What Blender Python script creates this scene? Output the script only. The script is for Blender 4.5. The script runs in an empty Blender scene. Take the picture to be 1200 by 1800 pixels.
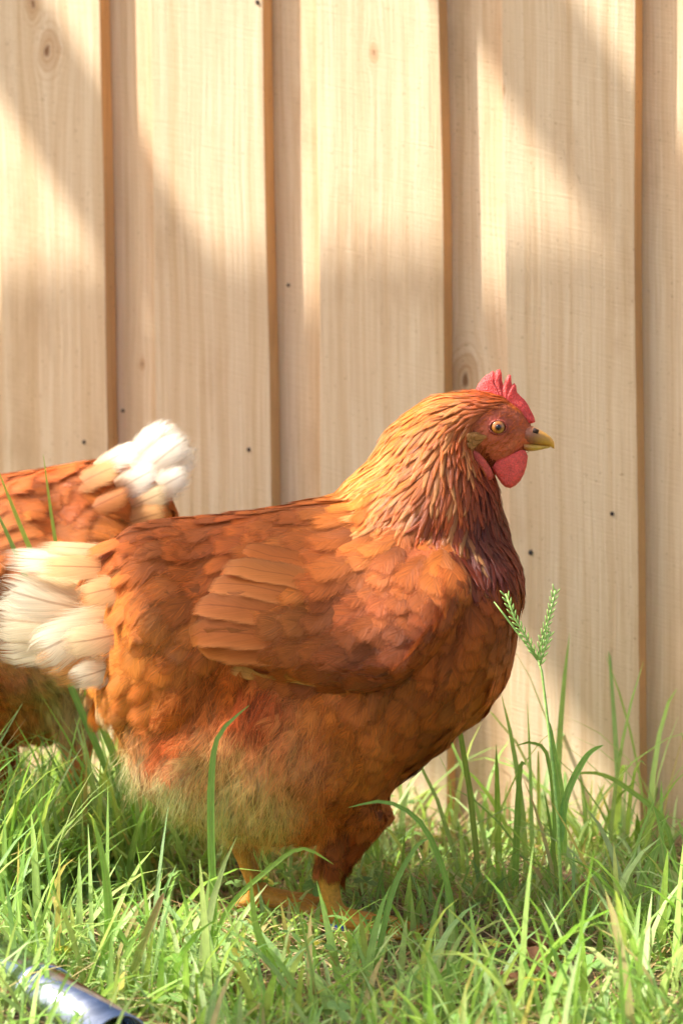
import bpy, bmesh, math, random
import numpy as np
from mathutils import Vector, Matrix
from mathutils.bvhtree import BVHTree

R = math.radians
rng = np.random.default_rng(11)
random.seed(11)
scene = bpy.context.scene
C = scene.collection

# ------------------------------------------------------------------ camera
CAM_H, FPX = 0.399, 3960.0
cam_d = bpy.data.cameras.new('camera')
cam = bpy.data.objects.new('camera', cam_d); C.objects.link(cam)
cam_d.sensor_fit = 'HORIZONTAL'; cam_d.sensor_width = 15.0; cam_d.lens = 15.0 * FPX / 1200.0
cam_d.clip_start = 0.02; cam_d.clip_end = 2000
CAM_M = Matrix.Translation((0, 0, CAM_H)) @ Matrix.Rotation(R(88.0), 4, 'X') @ Matrix.Rotation(R(-0.72), 4, 'Z')
cam.matrix_world = CAM_M
cam_d.dof.use_dof = True; cam_d.dof.focus_distance = 1.735; cam_d.dof.aperture_fstop = 5.0
scene.camera = cam
CAM_I = CAM_M.inverted()

# ------------------------------------------------------------------ light
SUN_AZ_VEC = Vector((-0.999, -0.052, 0)).normalized()      # towards the sun, on the ground
SUN_EL = R(50)
to_sun = Vector((SUN_AZ_VEC.x * math.cos(SUN_EL), SUN_AZ_VEC.y * math.cos(SUN_EL), math.sin(SUN_EL)))
world = bpy.data.worlds.new('World'); scene.world = world; world.use_nodes = True
wn = world.node_tree.nodes; wl = world.node_tree.links
sky = wn.new('ShaderNodeTexSky'); sky.sky_type = 'NISHITA'; sky.sun_disc = False
sky.sun_elevation = SUN_EL; sky.sun_rotation = math.atan2(SUN_AZ_VEC.x, SUN_AZ_VEC.y)
sky.air_density = 1.0; sky.dust_density = 4.0; sky.ozone_density = 0.6
bg = wn['Background']; bg.inputs['Strength'].default_value = 0.15
wl.new(sky.outputs[0], bg.inputs['Color'])
sun_d = bpy.data.lights.new('sun', 'SUN'); sun_d.energy = 5.0; sun_d.angle = R(0.7); sun_d.color = (1.0, 0.96, 0.90)
sun = bpy.data.objects.new('sun', sun_d); C.objects.link(sun)
sun.rotation_euler = to_sun.to_track_quat('Z', 'Y').to_euler(); sun.location = (-3, 0, 5)

scene.view_settings.view_transform = 'Standard'; scene.view_settings.look = 'None'
scene.view_settings.gamma = 1.0; scene.view_settings.exposure = 1.0
scene.view_settings.use_curve_mapping = False
scene.render.engine = 'CYCLES'
cy = scene.cycles
cy.use_adaptive_sampling = True; cy.adaptive_threshold = .03
cy.max_bounces = 6; cy.diffuse_bounces = 4; cy.glossy_bounces = 3; cy.transmission_bounces = 4
cy.transparent_max_bounces = 12; cy.use_denoising = True
cy.sample_clamp_indirect = 8.0

# ------------------------------------------------------------------ helpers
def srgb(r, g, b):
    f = lambda c: (c / 255) / 12.92 if c <= 10 else (((c / 255) + 0.055) / 1.055) ** 2.4
    return (f(r), f(g), f(b))

def ray_plane(px, py, Y):
    """the point of the plane y = Y that the photograph shows at (px, py)"""
    d = CAM_M.to_3x3() @ Vector(((px - 600) / FPX, (900 - py) / FPX, -1))
    t = Y / d.y
    return Vector((d.x * t, Y, CAM_H + d.z * t))

def project(p):
    q = CAM_I @ Vector(p)
    return 600 + FPX * q.x / -q.z, 900 - FPX * q.y / -q.z

def on_ground(px, py, z=0.0):
    d = CAM_M.to_3x3() @ Vector(((px - 600) / FPX, (900 - py) / FPX, -1))
    t = (z - CAM_H) / d.z
    return Vector((d.x * t, d.y * t, z))

def tag(o, label=None, cat=None, group=None, kind=None):
    if label: o['label'] = label
    if cat: o['category'] = cat
    if group: o['group'] = group
    if kind: o['kind'] = kind
    return o

def empty(name, loc=(0, 0, 0), rz=0):
    o = bpy.data.objects.new(name, None); C.objects.link(o)
    o.location = loc; o.rotation_euler = (0, 0, rz); o.empty_display_size = 0.05
    return o

def mesh_obj(name, verts, faces, mat, parent=None, cols=None, uvs=None, smooth=True):
    me = bpy.data.meshes.new(name)
    verts = np.asarray(verts, dtype=np.float32)
    if isinstance(faces, np.ndarray):
        nf, k = faces.shape
        me.vertices.add(len(verts)); me.vertices.foreach_set('co', verts.ravel())
        me.loops.add(nf * k); me.loops.foreach_set('vertex_index', faces.astype(np.int32).ravel())
        me.polygons.add(nf); me.polygons.foreach_set('loop_start', np.arange(0, nf * k, k, dtype=np.int32))
        me.update(calc_edges=True)
    else:
        me.from_pydata([tuple(v) for v in verts], [], faces); me.update()
    if smooth:
        me.polygons.foreach_set('use_smooth', np.ones(len(me.polygons), dtype=bool))
    if cols is not None:
        a = me.color_attributes.new('Col', 'FLOAT_COLOR', 'POINT')
        c = np.ones((len(verts), 4), dtype=np.float32); cc = np.asarray(cols); c[:, :cc.shape[1]] = cc
        a.data.foreach_set('color', c.ravel())
    if uvs is not None:
        ul = me.uv_layers.new(name='UVMap')
        li = np.empty(len(me.loops), dtype=np.int32); me.loops.foreach_get('vertex_index', li)
        ul.data.foreach_set('uv', np.asarray(uvs, dtype=np.float32)[li].ravel())
    if mat: me.materials.append(mat)
    o = bpy.data.objects.new(name, me); C.objects.link(o)
    if parent: o.parent = parent
    return o

def box_mesh(x0, x1, y0, y1, z0, z1, bev=0.002, nz=1, wob=0.0, seed=0):
    bm = bmesh.new()
    r = random.Random(seed)
    bmesh.ops.create_cube(bm, size=1)
    for v in bm.verts:
        v.co = Vector((x0 + (v.co.x + .5) * (x1 - x0), y0 + (v.co.y + .5) * (y1 - y0), z0 + (v.co.z + .5) * (z1 - z0)))
    if nz > 1:
        es = [e for e in bm.edges if abs(e.verts[0].co.z - e.verts[1].co.z) > 1e-6]
        bmesh.ops.subdivide_edges(bm, edges=es, cuts=nz - 1, use_grid_fill=True)
    if wob:
        ph = [r.uniform(0, 6.28) for _ in range(4)]
        for v in bm.verts:
            side = 1 if v.co.x > (x0 + x1) / 2 else -1
            v.co.x += wob * (math.sin(v.co.z * 5 + ph[0] + side) + .5 * math.sin(v.co.z * 13 + ph[1] * side))
            v.co.y += wob * .5 * math.sin(v.co.z * 4 + ph[2])
    if bev:
        es = [e for e in bm.edges if len(e.link_faces) == 2 and e.calc_face_angle(0) > 0.7]
        bmesh.ops.bevel(bm, geom=es, offset=bev, segments=2, affect='EDGES', profile=.6)
    return bm

def bm_obj(name, bm, mat, parent=None, smooth=False):
    me = bpy.data.meshes.new(name); bm.to_mesh(me); bm.free()
    if smooth: me.polygons.foreach_set('use_smooth', np.ones(len(me.polygons), dtype=bool))
    if mat: me.materials.append(mat)
    o = bpy.data.objects.new(name, me); C.objects.link(o)
    if parent: o.parent = parent
    return o

def tube(path, radii, n=8, squash=1.0, cap=True):
    """verts, faces of a tube round a path"""
    path = [Vector(p) for p in path]; V = []; F = []
    up = Vector((0, 1, 0))
    for i, p in enumerate(path):
        t = (path[min(i + 1, len(path) - 1)] - path[max(i - 1, 0)]).normalized()
        a = up - t * up.dot(t)
        if a.length < 1e-3: a = Vector((1, 0, 0)) - t * t.x
        a.normalize(); b = t.cross(a)
        for k in range(n):
            f = 2 * math.pi * k / n
            V.append(p + a * math.cos(f) * radii[i] * squash + b * math.sin(f) * radii[i])
    for i in range(len(path) - 1):
        for k in range(n):
            F.append((i * n + k, i * n + (k + 1) % n, (i + 1) * n + (k + 1) % n, (i + 1) * n + k))
    if cap:
        F.append(tuple(range(n - 1, -1, -1))); F.append(tuple((len(path) - 1) * n + k for k in range(n)))
    return V, F

# ------------------------------------------------------------------ materials
class N:
    """small node-graph builder"""
    def __init__(s, name):
        s.m = bpy.data.materials.new(name); s.m.use_nodes = True
        s.t = s.m.node_tree; s.n = s.t.nodes; s.l = s.t.links
        s.b = s.n['Principled BSDF']; s.out = s.n['Material Output']
    def new(s, typ, **kw):
        n = s.n.new(typ)
        for k, v in kw.items(): setattr(n, k, v)
        return n
    def put(s, sock, v):
        if hasattr(v, 'is_output'): s.l.new(v, sock)
        else: sock.default_value = v
    def math(s, op, a, b=0.0, c=None, clamp=False):
        n = s.new('ShaderNodeMath', operation=op, use_clamp=clamp)
        s.put(n.inputs[0], a); s.put(n.inputs[1], b)
        if c is not None: s.put(n.inputs[2], c)
        return n.outputs[0]
    def vmath(s, op, a, b=(0, 0, 0)):
        n = s.new('ShaderNodeVectorMath', operation=op); s.put(n.inputs[0], a); s.put(n.inputs[1], b)
        return n.outputs[0]
    def noise(s, vec, scale, detail=3, rough=.55, dist=0.0):
        n = s.new('ShaderNodeTexNoise'); s.put(n.inputs['Vector'], vec)
        n.inputs['Scale'].default_value = scale; n.inputs['Detail'].default_value = detail
        n.inputs['Roughness'].default_value = rough; n.inputs['Distortion'].default_value = dist
        return n.outputs[0]
    def ramp(s, fac, stops, interp='LINEAR'):
        n = s.new('ShaderNodeValToRGB'); e = n.color_ramp.elements; n.color_ramp.interpolation = interp
        while len(e) < len(stops): e.new(.5)
        for i, (p, c) in enumerate(stops):
            e[i].position = p; e[i].color = (c, c, c, 1) if isinstance(c, (int, float)) else (*c, 1)
        s.put(n.inputs[0], fac); return n.outputs[0]
    def mix(s, fac, a, b, mode='MIX'):
        n = s.new('ShaderNodeMix', data_type='RGBA', blend_type=mode)
        s.put(n.inputs[0], fac)
        for k, v in ((6, a), (7, b)):
            s.put(n.inputs[k], (*v, 1) if isinstance(v, tuple) and len(v) == 3 else v)
        return n.outputs[2]
    def maprange(s, v, a, b, c, d):
        n = s.new('ShaderNodeMapRange'); s.put(n.inputs[0], v)
        for i, x in enumerate((a, b, c, d)): s.put(n.inputs[i + 1], x)
        return n.outputs[0]
    def bump(s, h, strength, dist):
        n = s.new('ShaderNodeBump'); n.inputs['Strength'].default_value = strength; n.inputs['Distance'].default_value = dist
        s.put(n.inputs['Height'], h); s.l.new(n.outputs[0], s.b.inputs['Normal']); return n.outputs[0]
    def xyz(s, v):
        n = s.new('ShaderNodeSeparateXYZ'); s.put(n.inputs[0], v); return n.outputs
    def vec(s, x, y, z):
        n = s.new('ShaderNodeCombineXYZ')
        for i, a in enumerate((x, y, z)): s.put(n.inputs[i], a)
        return n.outputs[0]

def simple_mat(name, col, rough=.6, spec=.4, metal=0.0, noise_amt=.15, scale=60, bump=0.0):
    m = N(name); tc = m.new('ShaderNodeTexCoord').outputs['Object']
    n = m.noise(tc, scale, 4)
    f = m.maprange(n, .3, .7, 1 - noise_amt, 1 + noise_amt)
    c = m.mix(1.0, col, m.vec(f, f, f), 'MULTIPLY')
    m.put(m.b.inputs['Base Color'], c); m.b.inputs['Roughness'].default_value = rough
    m.b.inputs['Specular IOR Level'].default_value = spec; m.b.inputs['Metallic'].default_value = metal
    if bump: m.bump(n, .6, bump)
    return m.m

def wood_mat():
    m = N('pine_wood')
    tc = m.new('ShaderNodeTexCoord').outputs['Object']
    rnd = m.new('ShaderNodeObjectInfo').outputs['Random']
    seed = m.math('MULTIPLY', rnd, 37.0)
    x, y, z = m.xyz(tc)[:3]
    # grain lines bend round the knots
    gx = x; knotmask = 0.0; ring = 0.0; ringmask = 0.0
    for k in ('knot_one', 'knot_two'):
        at = m.new('ShaderNodeAttribute', attribute_type='OBJECT', attribute_name=k)
        kx, kz, kr = m.xyz(at.outputs['Vector'])[:3]
        wv = m.maprange(m.noise(m.vmath('ADD', tc, m.vec(seed, 0, 0)), 25, 2), .3, .7, -.004, .004)
        dx = m.math('ADD', m.math('SUBTRACT', x, kx), wv); dz = m.math('MULTIPLY', m.math('SUBTRACT', z, kz), .55)
        r = m.math('SQRT', m.math('ADD', m.math('MULTIPLY', dx, dx), m.math('MULTIPLY', dz, dz)))
        q = m.math('DIVIDE', r, kr)
        fall = m.math('EXPONENT', m.math('MULTIPLY', q, -.42))
        push = m.math('MULTIPLY', m.math('DIVIDE', dx, m.math('ADD', q, .5)), m.math('MULTIPLY', fall, 1.6))
        gx = m.math('SUBTRACT', gx, push)
        inside = m.maprange(q, .75, 1.15, 1.0, 0.0)
        rg = m.math('MULTIPLY', m.math('SINE', m.math('MULTIPLY', q, 15.0)), m.maprange(q, .2, 2.6, 1.0, 0.0))
        ring = m.math('ADD', ring, rg); knotmask = m.math('ADD', knotmask, inside)
        ringmask = m.math('ADD', ringmask, m.maprange(q, .18, .34, 1.0, 0.0))
    warp = m.noise(m.vec(m.math('MULTIPLY', x, 3), seed, m.math('MULTIPLY', z, 1.6)), 1.5, 3)
    gx = m.math('ADD', gx, m.math('MULTIPLY', m.math('SUBTRACT', warp, .5), .018))
    gv = m.vec(m.math('MULTIPLY', gx, 75), m.math('ADD', seed, m.math('MULTIPLY', y, 40)), m.math('MULTIPLY', z, 1.1))
    g1 = m.noise(gv, 1.0, 3, .6)
    gv2 = m.vec(m.math('MULTIPLY', gx, 420), m.math('ADD', seed, m.math('MULTIPLY', y, 200)), m.math('MULTIPLY', z, 9))
    g2 = m.noise(gv2, 1.0, 2)
    blot = m.noise(m.vec(m.math('MULTIPLY', x, 9), seed, m.math('MULTIPLY', z, 3.5)), 1.0, 4)
    base = m.ramp(g1, [(.30, srgb(208, 178, 138)), (.46, srgb(222, 196, 160)), (.60, srgb(229, 207, 174)), (.78, srgb(216, 186, 146))])
    base = m.mix(m.maprange(g2, .35, .7, 0.0, .40), base, srgb(190, 152, 108))
    base = m.mix(m.maprange(blot, .45, .75, 0.0, .40), base, srgb(206, 174, 138))
    base = m.mix(m.maprange(ring, .2, 1.0, 0.0, .55), base, srgb(176, 124, 70))
    base = m.mix(m.math('MULTIPLY', knotmask, .35), base, srgb(178, 128, 78))
    base = m.mix(m.math('MULTIPLY', ringmask, .8), base, srgb(120, 78, 46))
    tone = m.maprange(rnd, 0, 1, .90, 1.04)
    base = m.mix(1.0, base, m.vec(tone, m.math('MULTIPLY', tone, .98), m.math('MULTIPLY', tone, .955)), 'MULTIPLY')
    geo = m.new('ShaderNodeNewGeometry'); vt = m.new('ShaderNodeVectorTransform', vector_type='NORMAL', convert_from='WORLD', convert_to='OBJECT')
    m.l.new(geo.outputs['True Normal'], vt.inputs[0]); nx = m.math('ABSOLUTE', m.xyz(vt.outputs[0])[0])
    base = m.mix(m.maprange(nx, .6, .9, 0.0, .7), base, m.mix(1.0, base, (.92, .68, .40), 'MULTIPLY'))   # side faces tinted orange: warm bounced light painted into the colour
    stain = m.noise(m.vec(m.math('MULTIPLY', x, 14), m.math('ADD', seed, 4.0), m.math('MULTIPLY', z, 6)), 1.0, 5, .65)
    base = m.mix(m.maprange(stain, .56, .74, 0.0, .45), base, srgb(176, 140, 102))
    speck = m.noise(m.vmath('ADD', tc, m.vec(seed, seed, 0)), 260, 2)
    base = m.mix(m.maprange(speck, .66, .76, 0.0, .55), base, srgb(140, 100, 66))
    m.put(m.b.inputs['Base Color'], base)
    m.b.inputs['Roughness'].default_value = .72; m.b.inputs['Specular IOR Level'].default_value = .25
    saw = m.noise(m.vec(m.math('MULTIPLY', x, 30), seed, m.math('MULTIPLY', m.math('ADD', z, m.math('MULTIPLY', x, .25)), 420)), 1.0, 2)
    h = m.math('ADD', m.math('MULTIPLY', g2, .6), m.math('ADD', m.math('MULTIPLY', saw, .5), m.math('MULTIPLY', g1, .7)))
    m.bump(h, .6, .0016)
    return m.m

def feather_mat(name, wisp, rough, spec, alpha_on=True, soft=.10, freq=1.0, contrast=1.0, slant=1.15, shaft_k=.12, tipk=3.2, transl=.22):
    """vane with shaft, slanting barbs and frayed rim; colour comes from the feather itself"""
    m = N(name)
    col = m.new('ShaderNodeAttribute', attribute_name='Col').outputs['Color']
    uv = m.new('ShaderNodeUVMap', uv_map='UVMap').outputs[0]
    u, v = m.xyz(uv)[:2]
    fu = m.math('FRACT', u); fid = m.math('FLOOR', u)
    a = m.math('ABSOLUTE', m.math('SUBTRACT', fu, .5))            # 0 on the shaft, .5 at the rim
    b = m.math('SUBTRACT', v, m.math('MULTIPLY', a, slant))
    barbs = m.noise(m.vec(m.math('MULTIPLY', b, 55 * freq), fid, m.math('MULTIPLY', a, 3)), 1.0, 2, .6)
    clump = m.noise(m.vec(m.math('MULTIPLY', b, 11 * freq), fid, m.math('MULTIPLY', a, 1.5)), 1.0, 2, .6)
    fine = m.noise(m.vec(m.math('MULTIPLY', b, 130 * freq), fid, m.math('MULTIPLY', a, 4)), 1.0, 1, .5)
    f = m.math('MULTIPLY', m.math('MULTIPLY', m.maprange(barbs, .3, .7, 1 - .24 * contrast, 1 + .2 * contrast), m.maprange(fine, .3, .7, 1 - .16 * contrast, 1 + .14 * contrast)), m.maprange(clump, .3, .7, 1 - .16 * contrast, 1 + .14 * contrast))
    c = m.mix(1.0, col, m.vec(f, f, f), 'MULTIPLY')
    shaft = m.maprange(a, .012, .03, 1.0, 0.0)
    c = m.mix(m.math('MULTIPLY', shaft, shaft_k), c, m.mix(1.0, c, (.55, .45, .40), 'MULTIPLY'))
    m.put(m.b.inputs['Base Color'], c)
    m.b.inputs['Roughness'].default_value = rough; m.b.inputs['Specular IOR Level'].default_value = spec
    m.b.inputs['Sheen Weight'].default_value = .12; m.b.inputs['Sheen Roughness'].default_value = .4
    m.put(m.b.inputs['Sheen Tint'], c)
    m.bump(m.math('ADD', m.math('ADD', m.math('MULTIPLY', barbs, .7), m.math('MULTIPLY', fine, .4)), clump), .55 * contrast, .0009)
    tr = m.new('ShaderNodeBsdfTranslucent'); m.put(tr.inputs[0], c)
    ms = m.new('ShaderNodeMixShader'); ms.inputs[0].default_value = transl
    m.l.new(m.b.outputs[0], ms.inputs[1]); m.l.new(tr.outputs[0], ms.inputs[2])
    out = ms.outputs[0]
    if alpha_on:
        rim = m.math('MULTIPLY', m.math('SUBTRACT', .5, a), 2.0)              # 0 at the rim
        tip = m.math('MULTIPLY', m.math('SUBTRACT', 1.0, v), tipk)
        e = m.math('MINIMUM', rim, tip)
        need = m.math('ADD', m.math('MULTIPLY', m.maprange(barbs, .3, .7, 0.0, 1.0), wisp),
                      m.math('MULTIPLY', m.maprange(clump, .35, .65, 0.0, 1.0), wisp * .6))
        al = m.maprange(m.math('SUBTRACT', e, need), -soft, soft, 0.0, 1.0)
        tp = m.new('ShaderNodeBsdfTransparent')
        m2 = m.new('ShaderNodeMixShader'); m.put(m2.inputs[0], al)
        m.l.new(tp.outputs[0], m2.inputs[1]); m.l.new(out, m2.inputs[2]); out = m2.outputs[0]
    m.l.new(out, m.out.inputs[0])
    return m.m

def leaf_mat(name, transl=.45, rough=.45, spec=.35):
    m = N(name)
    col = m.new('ShaderNodeAttribute', attribute_name='Col').outputs['Color']
    uv = m.new('ShaderNodeUVMap', uv_map='UVMap').outputs[0]
    u, v = m.xyz(uv)[:2]; fu = m.math('FRACT', u)
    veins = m.noise(m.vec(m.math('MULTIPLY', u, 16), m.math('MULTIPLY', v, 2.5), 0.0), 1.0, 2)
    blot = m.noise(m.vec(m.math('MULTIPLY', u, 1.3), m.math('MULTIPLY', v, 5), 3.0), 1.0, 3)
    f = m.math('MULTIPLY', m.maprange(veins, .3, .7, .86, 1.12), m.maprange(blot, .3, .7, .85, 1.12))
    c = m.mix(1.0, col, m.vec(f, f, f), 'MULTIPLY')
    mid = m.maprange(m.math('ABSOLUTE', m.math('SUBTRACT', fu, .5)), .03, .08, .35, 0.0)
    c = m.mix(mid, c, srgb(190, 205, 120))
    m.put(m.b.inputs['Base Color'], c)
    m.b.inputs['Roughness'].default_value = rough; m.b.inputs['Specular IOR Level'].default_value = spec
    m.bump(veins, .4, .0006)
    tr = m.new('ShaderNodeBsdfTranslucent'); m.put(tr.inputs[0], m.mix(1.0, c, (1.0, 1.08, .7), 'MULTIPLY'))
    ms = m.new('ShaderNodeMixShader'); ms.inputs[0].default_value = transl
    m.l.new(m.b.outputs[0], ms.inputs[1]); m.l.new(tr.outputs[0], ms.inputs[2]); m.l.new(ms.outputs[0], m.out.inputs[0])
    return m.m

def skin_mat():
    """bird skin: red face, yellow scaled shanks, down under the feathers (colour by body region)"""
    m = N('bird_skin'); tc = m.new('ShaderNodeTexCoord').outputs['Object']
    col = m.new('ShaderNodeAttribute', attribute_name='Col').outputs['Color']
    n1 = m.noise(tc, 420, 3); n2 = m.noise(tc, 90, 3)
    f = m.math('MULTIPLY', m.maprange(n1, .3, .7, .78, 1.15), m.maprange(n2, .3, .7, .88, 1.1))
    m.put(m.b.inputs['Base Color'], m.mix(1.0, col, m.vec(f, f, f), 'MULTIPLY'))
    m.b.inputs['Roughness'].default_value = .55; m.b.inputs['Specular IOR Level'].default_value = .3
    m.b.inputs['Subsurface Weight'].default_value = .1; m.b.inputs['Subsurface Radius'].default_value = (.004, .001, .0006)
    vo = m.new('ShaderNodeTexVoronoi'); m.put(vo.inputs['Vector'], tc); vo.inputs['Scale'].default_value = 330
    m.bump(m.math('ADD', n1, vo.outputs[0]), .6, .0007)
    return m.m

def flesh_mat(name, col, rough=.5):
    m = N(name); tc = m.new('ShaderNodeTexCoord').outputs['Object']
    n1 = m.noise(tc, 700, 2); n2 = m.noise(tc, 120, 3)
    f = m.math('MULTIPLY', m.maprange(n1, .3, .7, .78, 1.14), m.maprange(n2, .3, .7, .78, 1.15))
    m.put(m.b.inputs['Base Color'], m.mix(1.0, col, m.vec(f, f, f), 'MULTIPLY'))
    m.b.inputs['Roughness'].default_value = rough; m.b.inputs['Specular IOR Level'].default_value = .35
    m.b.inputs['Subsurface Weight'].default_value = .35; m.b.inputs['Subsurface Radius'].default_value = (.006, .0015, .001)
    m.b.inputs['Subsurface Scale'].default_value = 1.0
    vo = m.new('ShaderNodeTexVoronoi'); m.put(vo.inputs['Vector'], tc); vo.inputs['Scale'].default_value = 900
    m.bump(m.math('ADD', vo.outputs[0], m.math('MULTIPLY', n2, 2.0)), .9, .0008)
    return m.m

def beak_mat():
    m = N('beak_horn'); tc = m.new('ShaderNodeTexCoord').outputs['Object']
    col = m.new('ShaderNodeAttribute', attribute_name='Col').outputs['Color']
    n = m.noise(tc, 260, 3); f = m.maprange(n, .3, .7, .85, 1.12)
    m.put(m.b.inputs['Base Color'], m.mix(1.0, col, m.vec(f, f, f), 'MULTIPLY'))
    m.b.inputs['Roughness'].default_value = .38; m.b.inputs['Specular IOR Level'].default_value = .45
    m.bump(n, .3, .0004); return m.m

def soil_mat():
    m = N('soil'); tc = m.new('ShaderNodeTexCoord').outputs['Object']
    n1 = m.noise(tc, 6, 5); n2 = m.noise(tc, 90, 5, .65)
    c = m.ramp(n2, [(.3, srgb(70, 52, 38)), (.5, srgb(112, 88, 62)), (.7, srgb(158, 132, 98))])
    c = m.mix(m.maprange(n1, .4, .65, 0, .6), c, srgb(104, 112, 58))
    m.put(m.b.inputs['Base Color'], c); m.b.inputs['Roughness'].default_value = .95
    m.bump(n2, 1.0, .012); return m.m

M = dict(
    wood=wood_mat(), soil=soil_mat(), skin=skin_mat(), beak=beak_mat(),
    feather=feather_mat('contour_feather', .40, .55, .26, soft=.18, contrast=1.35, slant=1.3, freq=1.15),
    hackle=feather_mat('hackle_feather', .30, .38, .4, soft=.2, freq=.7),
    flight=feather_mat('flight_feather', .16, .55, .2, soft=.09, freq=1.6, contrast=.4, slant=.9, shaft_k=.6),
    tail=feather_mat('tail_vane', .34, .55, .2, soft=.16, freq=1.3, contrast=.55, slant=1.2, shaft_k=.75, tipk=2.6, transl=.3),
    fluff=feather_mat('fluff_feather', .80, .7, .15, soft=.25),
    grass=leaf_mat('grass_blade'), straw=leaf_mat('dry_straw', .15, .7, .2), clover=leaf_mat('clover_leaf', .4),
    comb=flesh_mat('comb_flesh', srgb(240, 86, 78)), wattle=flesh_mat('wattle_flesh', srgb(238, 92, 78)),
    lobe=flesh_mat('ear_flesh', srgb(206, 84, 66)), rim=flesh_mat('eyelid_flesh', srgb(150, 68, 46)),
    nail=simple_mat('rusty_nail', (.035, .03, .028), .55, .4, .6),
    nostril=simple_mat('nostril_dark', (.05, .025, .015), .7),
    pupil=simple_mat('pupil_black', (.006, .005, .005), .06, .6, 0, 0),
    band=simple_mat('blue_plastic', srgb(40, 70, 190), .35, .5),
    deadleaf=leaf_mat('dead_leaf', .15, .8, .2),
    treated=simple_mat('weathered_timber', srgb(150, 122, 92), .8, .2, 0, .2, 30),
)

def strand_mat():
    m = N('down_strand'); col = m.new('ShaderNodeAttribute', attribute_name='Col').outputs['Color']
    m.put(m.b.inputs['Base Color'], col); m.b.inputs['Roughness'].default_value = .6; m.b.inputs['Specular IOR Level'].default_value = .2
    tr = m.new('ShaderNodeBsdfTranslucent'); m.put(tr.inputs[0], col)
    ms = m.new('ShaderNodeMixShader'); ms.inputs[0].default_value = .35
    m.l.new(m.b.outputs[0], ms.inputs[1]); m.l.new(tr.outputs[0], ms.inputs[2]); m.l.new(ms.outputs[0], m.out.inputs[0])
    return m.m
M['strand'] = strand_mat()

def iris_mat():
    m = N('eye_iris'); tc = m.new('ShaderNodeTexCoord').outputs['Object']
    x, y, z = m.xyz(tc)[:3]
    r = m.math('SQRT', m.math('ADD', m.math('MULTIPLY', x, x), m.math('MULTIPLY', z, z)))
    c = m.ramp(m.math('MULTIPLY', r, 1 / .0059), [(.30, (.004, .004, .004)), (.38, srgb(120, 58, 18)), (.6, srgb(186, 116, 40)), (.8, srgb(160, 96, 36)), (.92, srgb(60, 30, 16))])
    m.put(m.b.inputs['Base Color'], c); m.b.inputs['Roughness'].default_value = .08; m.b.inputs['Specular IOR Level'].default_value = .6
    m.b.inputs['Coat Weight'].default_value = .6
    return m.m
M['iris'] = iris_mat()

# ------------------------------------------------------------------ ground
def ground_z(x, y):
    return 0.006 * np.sin(x * 9 + 1.3) * np.cos(y * 7) + 0.004 * np.sin(x * 23 + y * 17)
def build_ground():
    # fine near the hens, coarse out to the horizon
    def axis(lo, hi, step, far):
        a = list(np.arange(lo, hi + 1e-6, step)); e = [];  s = step
        p = hi
        while p < far: s *= 1.7; p += s; e.append(p)
        s = step; q = lo; f = []
        while q > -far: s *= 1.7; q -= s; f.append(q)
        return np.array(f[::-1] + a + e)
    xs = axis(-1.2, 1.2, .05, 400); ys = axis(.8, 3.0, .05, 400)
    X, Y = np.meshgrid(xs, ys); fade = np.exp(-((X / 2.5) ** 2 + ((Y - 2) / 2.5) ** 2))
    Z = ground_z(X, Y) * fade - .006
    V = np.stack([X, Y, Z], -1).reshape(-1, 3); nx = len(xs); ny = len(ys)
    i = np.arange(nx * ny).reshape(ny, nx)
    F = np.stack([i[:-1, :-1], i[:-1, 1:], i[1:, 1:], i[1:, :-1]], -1).reshape(-1, 4)
    o = mesh_obj('ground', V, F, M['soil']); tag(o, 'bare soil and thatch under the grass', 'ground', kind='structure')
build_ground()

# ------------------------------------------------------------------ fence
TH = R(29.0); FY = 2.32
T_AX = Vector((math.cos(TH), -math.sin(TH), 0)); N_AX = Vector((-math.sin(TH), -math.cos(TH), 0))
fence = empty('paling_fence', (0, FY, 0), -TH)          # local x runs along the fence, local -y faces the yard
tag(fence, 'pale timber paling fence of upright lapped boards behind the hens', 'fence')
THICK = .020
def fence_local(px, py, depth=0.0):
    """fence coordinates (along, up) of a photograph point lying on the board face"""
    d = CAM_M.to_3x3() @ Vector(((px - 600) / FPX, (900 - py) / FPX, -1))
    o = Vector((0, FY, 0)) + N_AX * (-depth)
    t = (o - Vector((0, 0, CAM_H))).dot(N_AX) / d.dot(N_AX)
    p = Vector((0, 0, CAM_H)) + d * t
    return (p - Vector((0, FY, 0))).dot(T_AX), p.z
front = [(-1.20, -1.055), (-.995, -.85), (-.79, -.645), (-.64, -.495 + .0), (-.4345, -.2905), (-.228, -.0855), (-.0235, .1185), (.188, .3255), (.392, .535), (.60, .743), (.81, .953)]
front[2] = (-.845, -.70); front[1] = (-1.05, -.905); front[0] = (-1.255, -1.11)
knots = {4: ((85, 88, .013), (55, 6, .010)), 6: ((655, 92, .006), None), 7: ((880, 156, .0035), None)}
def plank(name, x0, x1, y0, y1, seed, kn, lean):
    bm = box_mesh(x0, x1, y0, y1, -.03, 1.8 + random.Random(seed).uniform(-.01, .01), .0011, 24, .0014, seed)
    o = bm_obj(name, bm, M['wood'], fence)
    k = [(9., 9., .01), (9., 9., .01)]
    for i, q in enumerate(kn or ()):
        if q: s, z = fence_local(q[0], q[1], -y0 if y0 < -.001 else 0); k[i] = (s, z, q[2])
    o['knot_one'] = [float(v) for v in k[0]]; o['knot_two'] = [float(v) for v in k[1]]
    return o
planks = []
for i, (a, b) in enumerate(front):
    planks.append(plank('paling', a, b, -.0 , THICK, 100 + i, knots.get(i), 0))
backs = []
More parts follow.
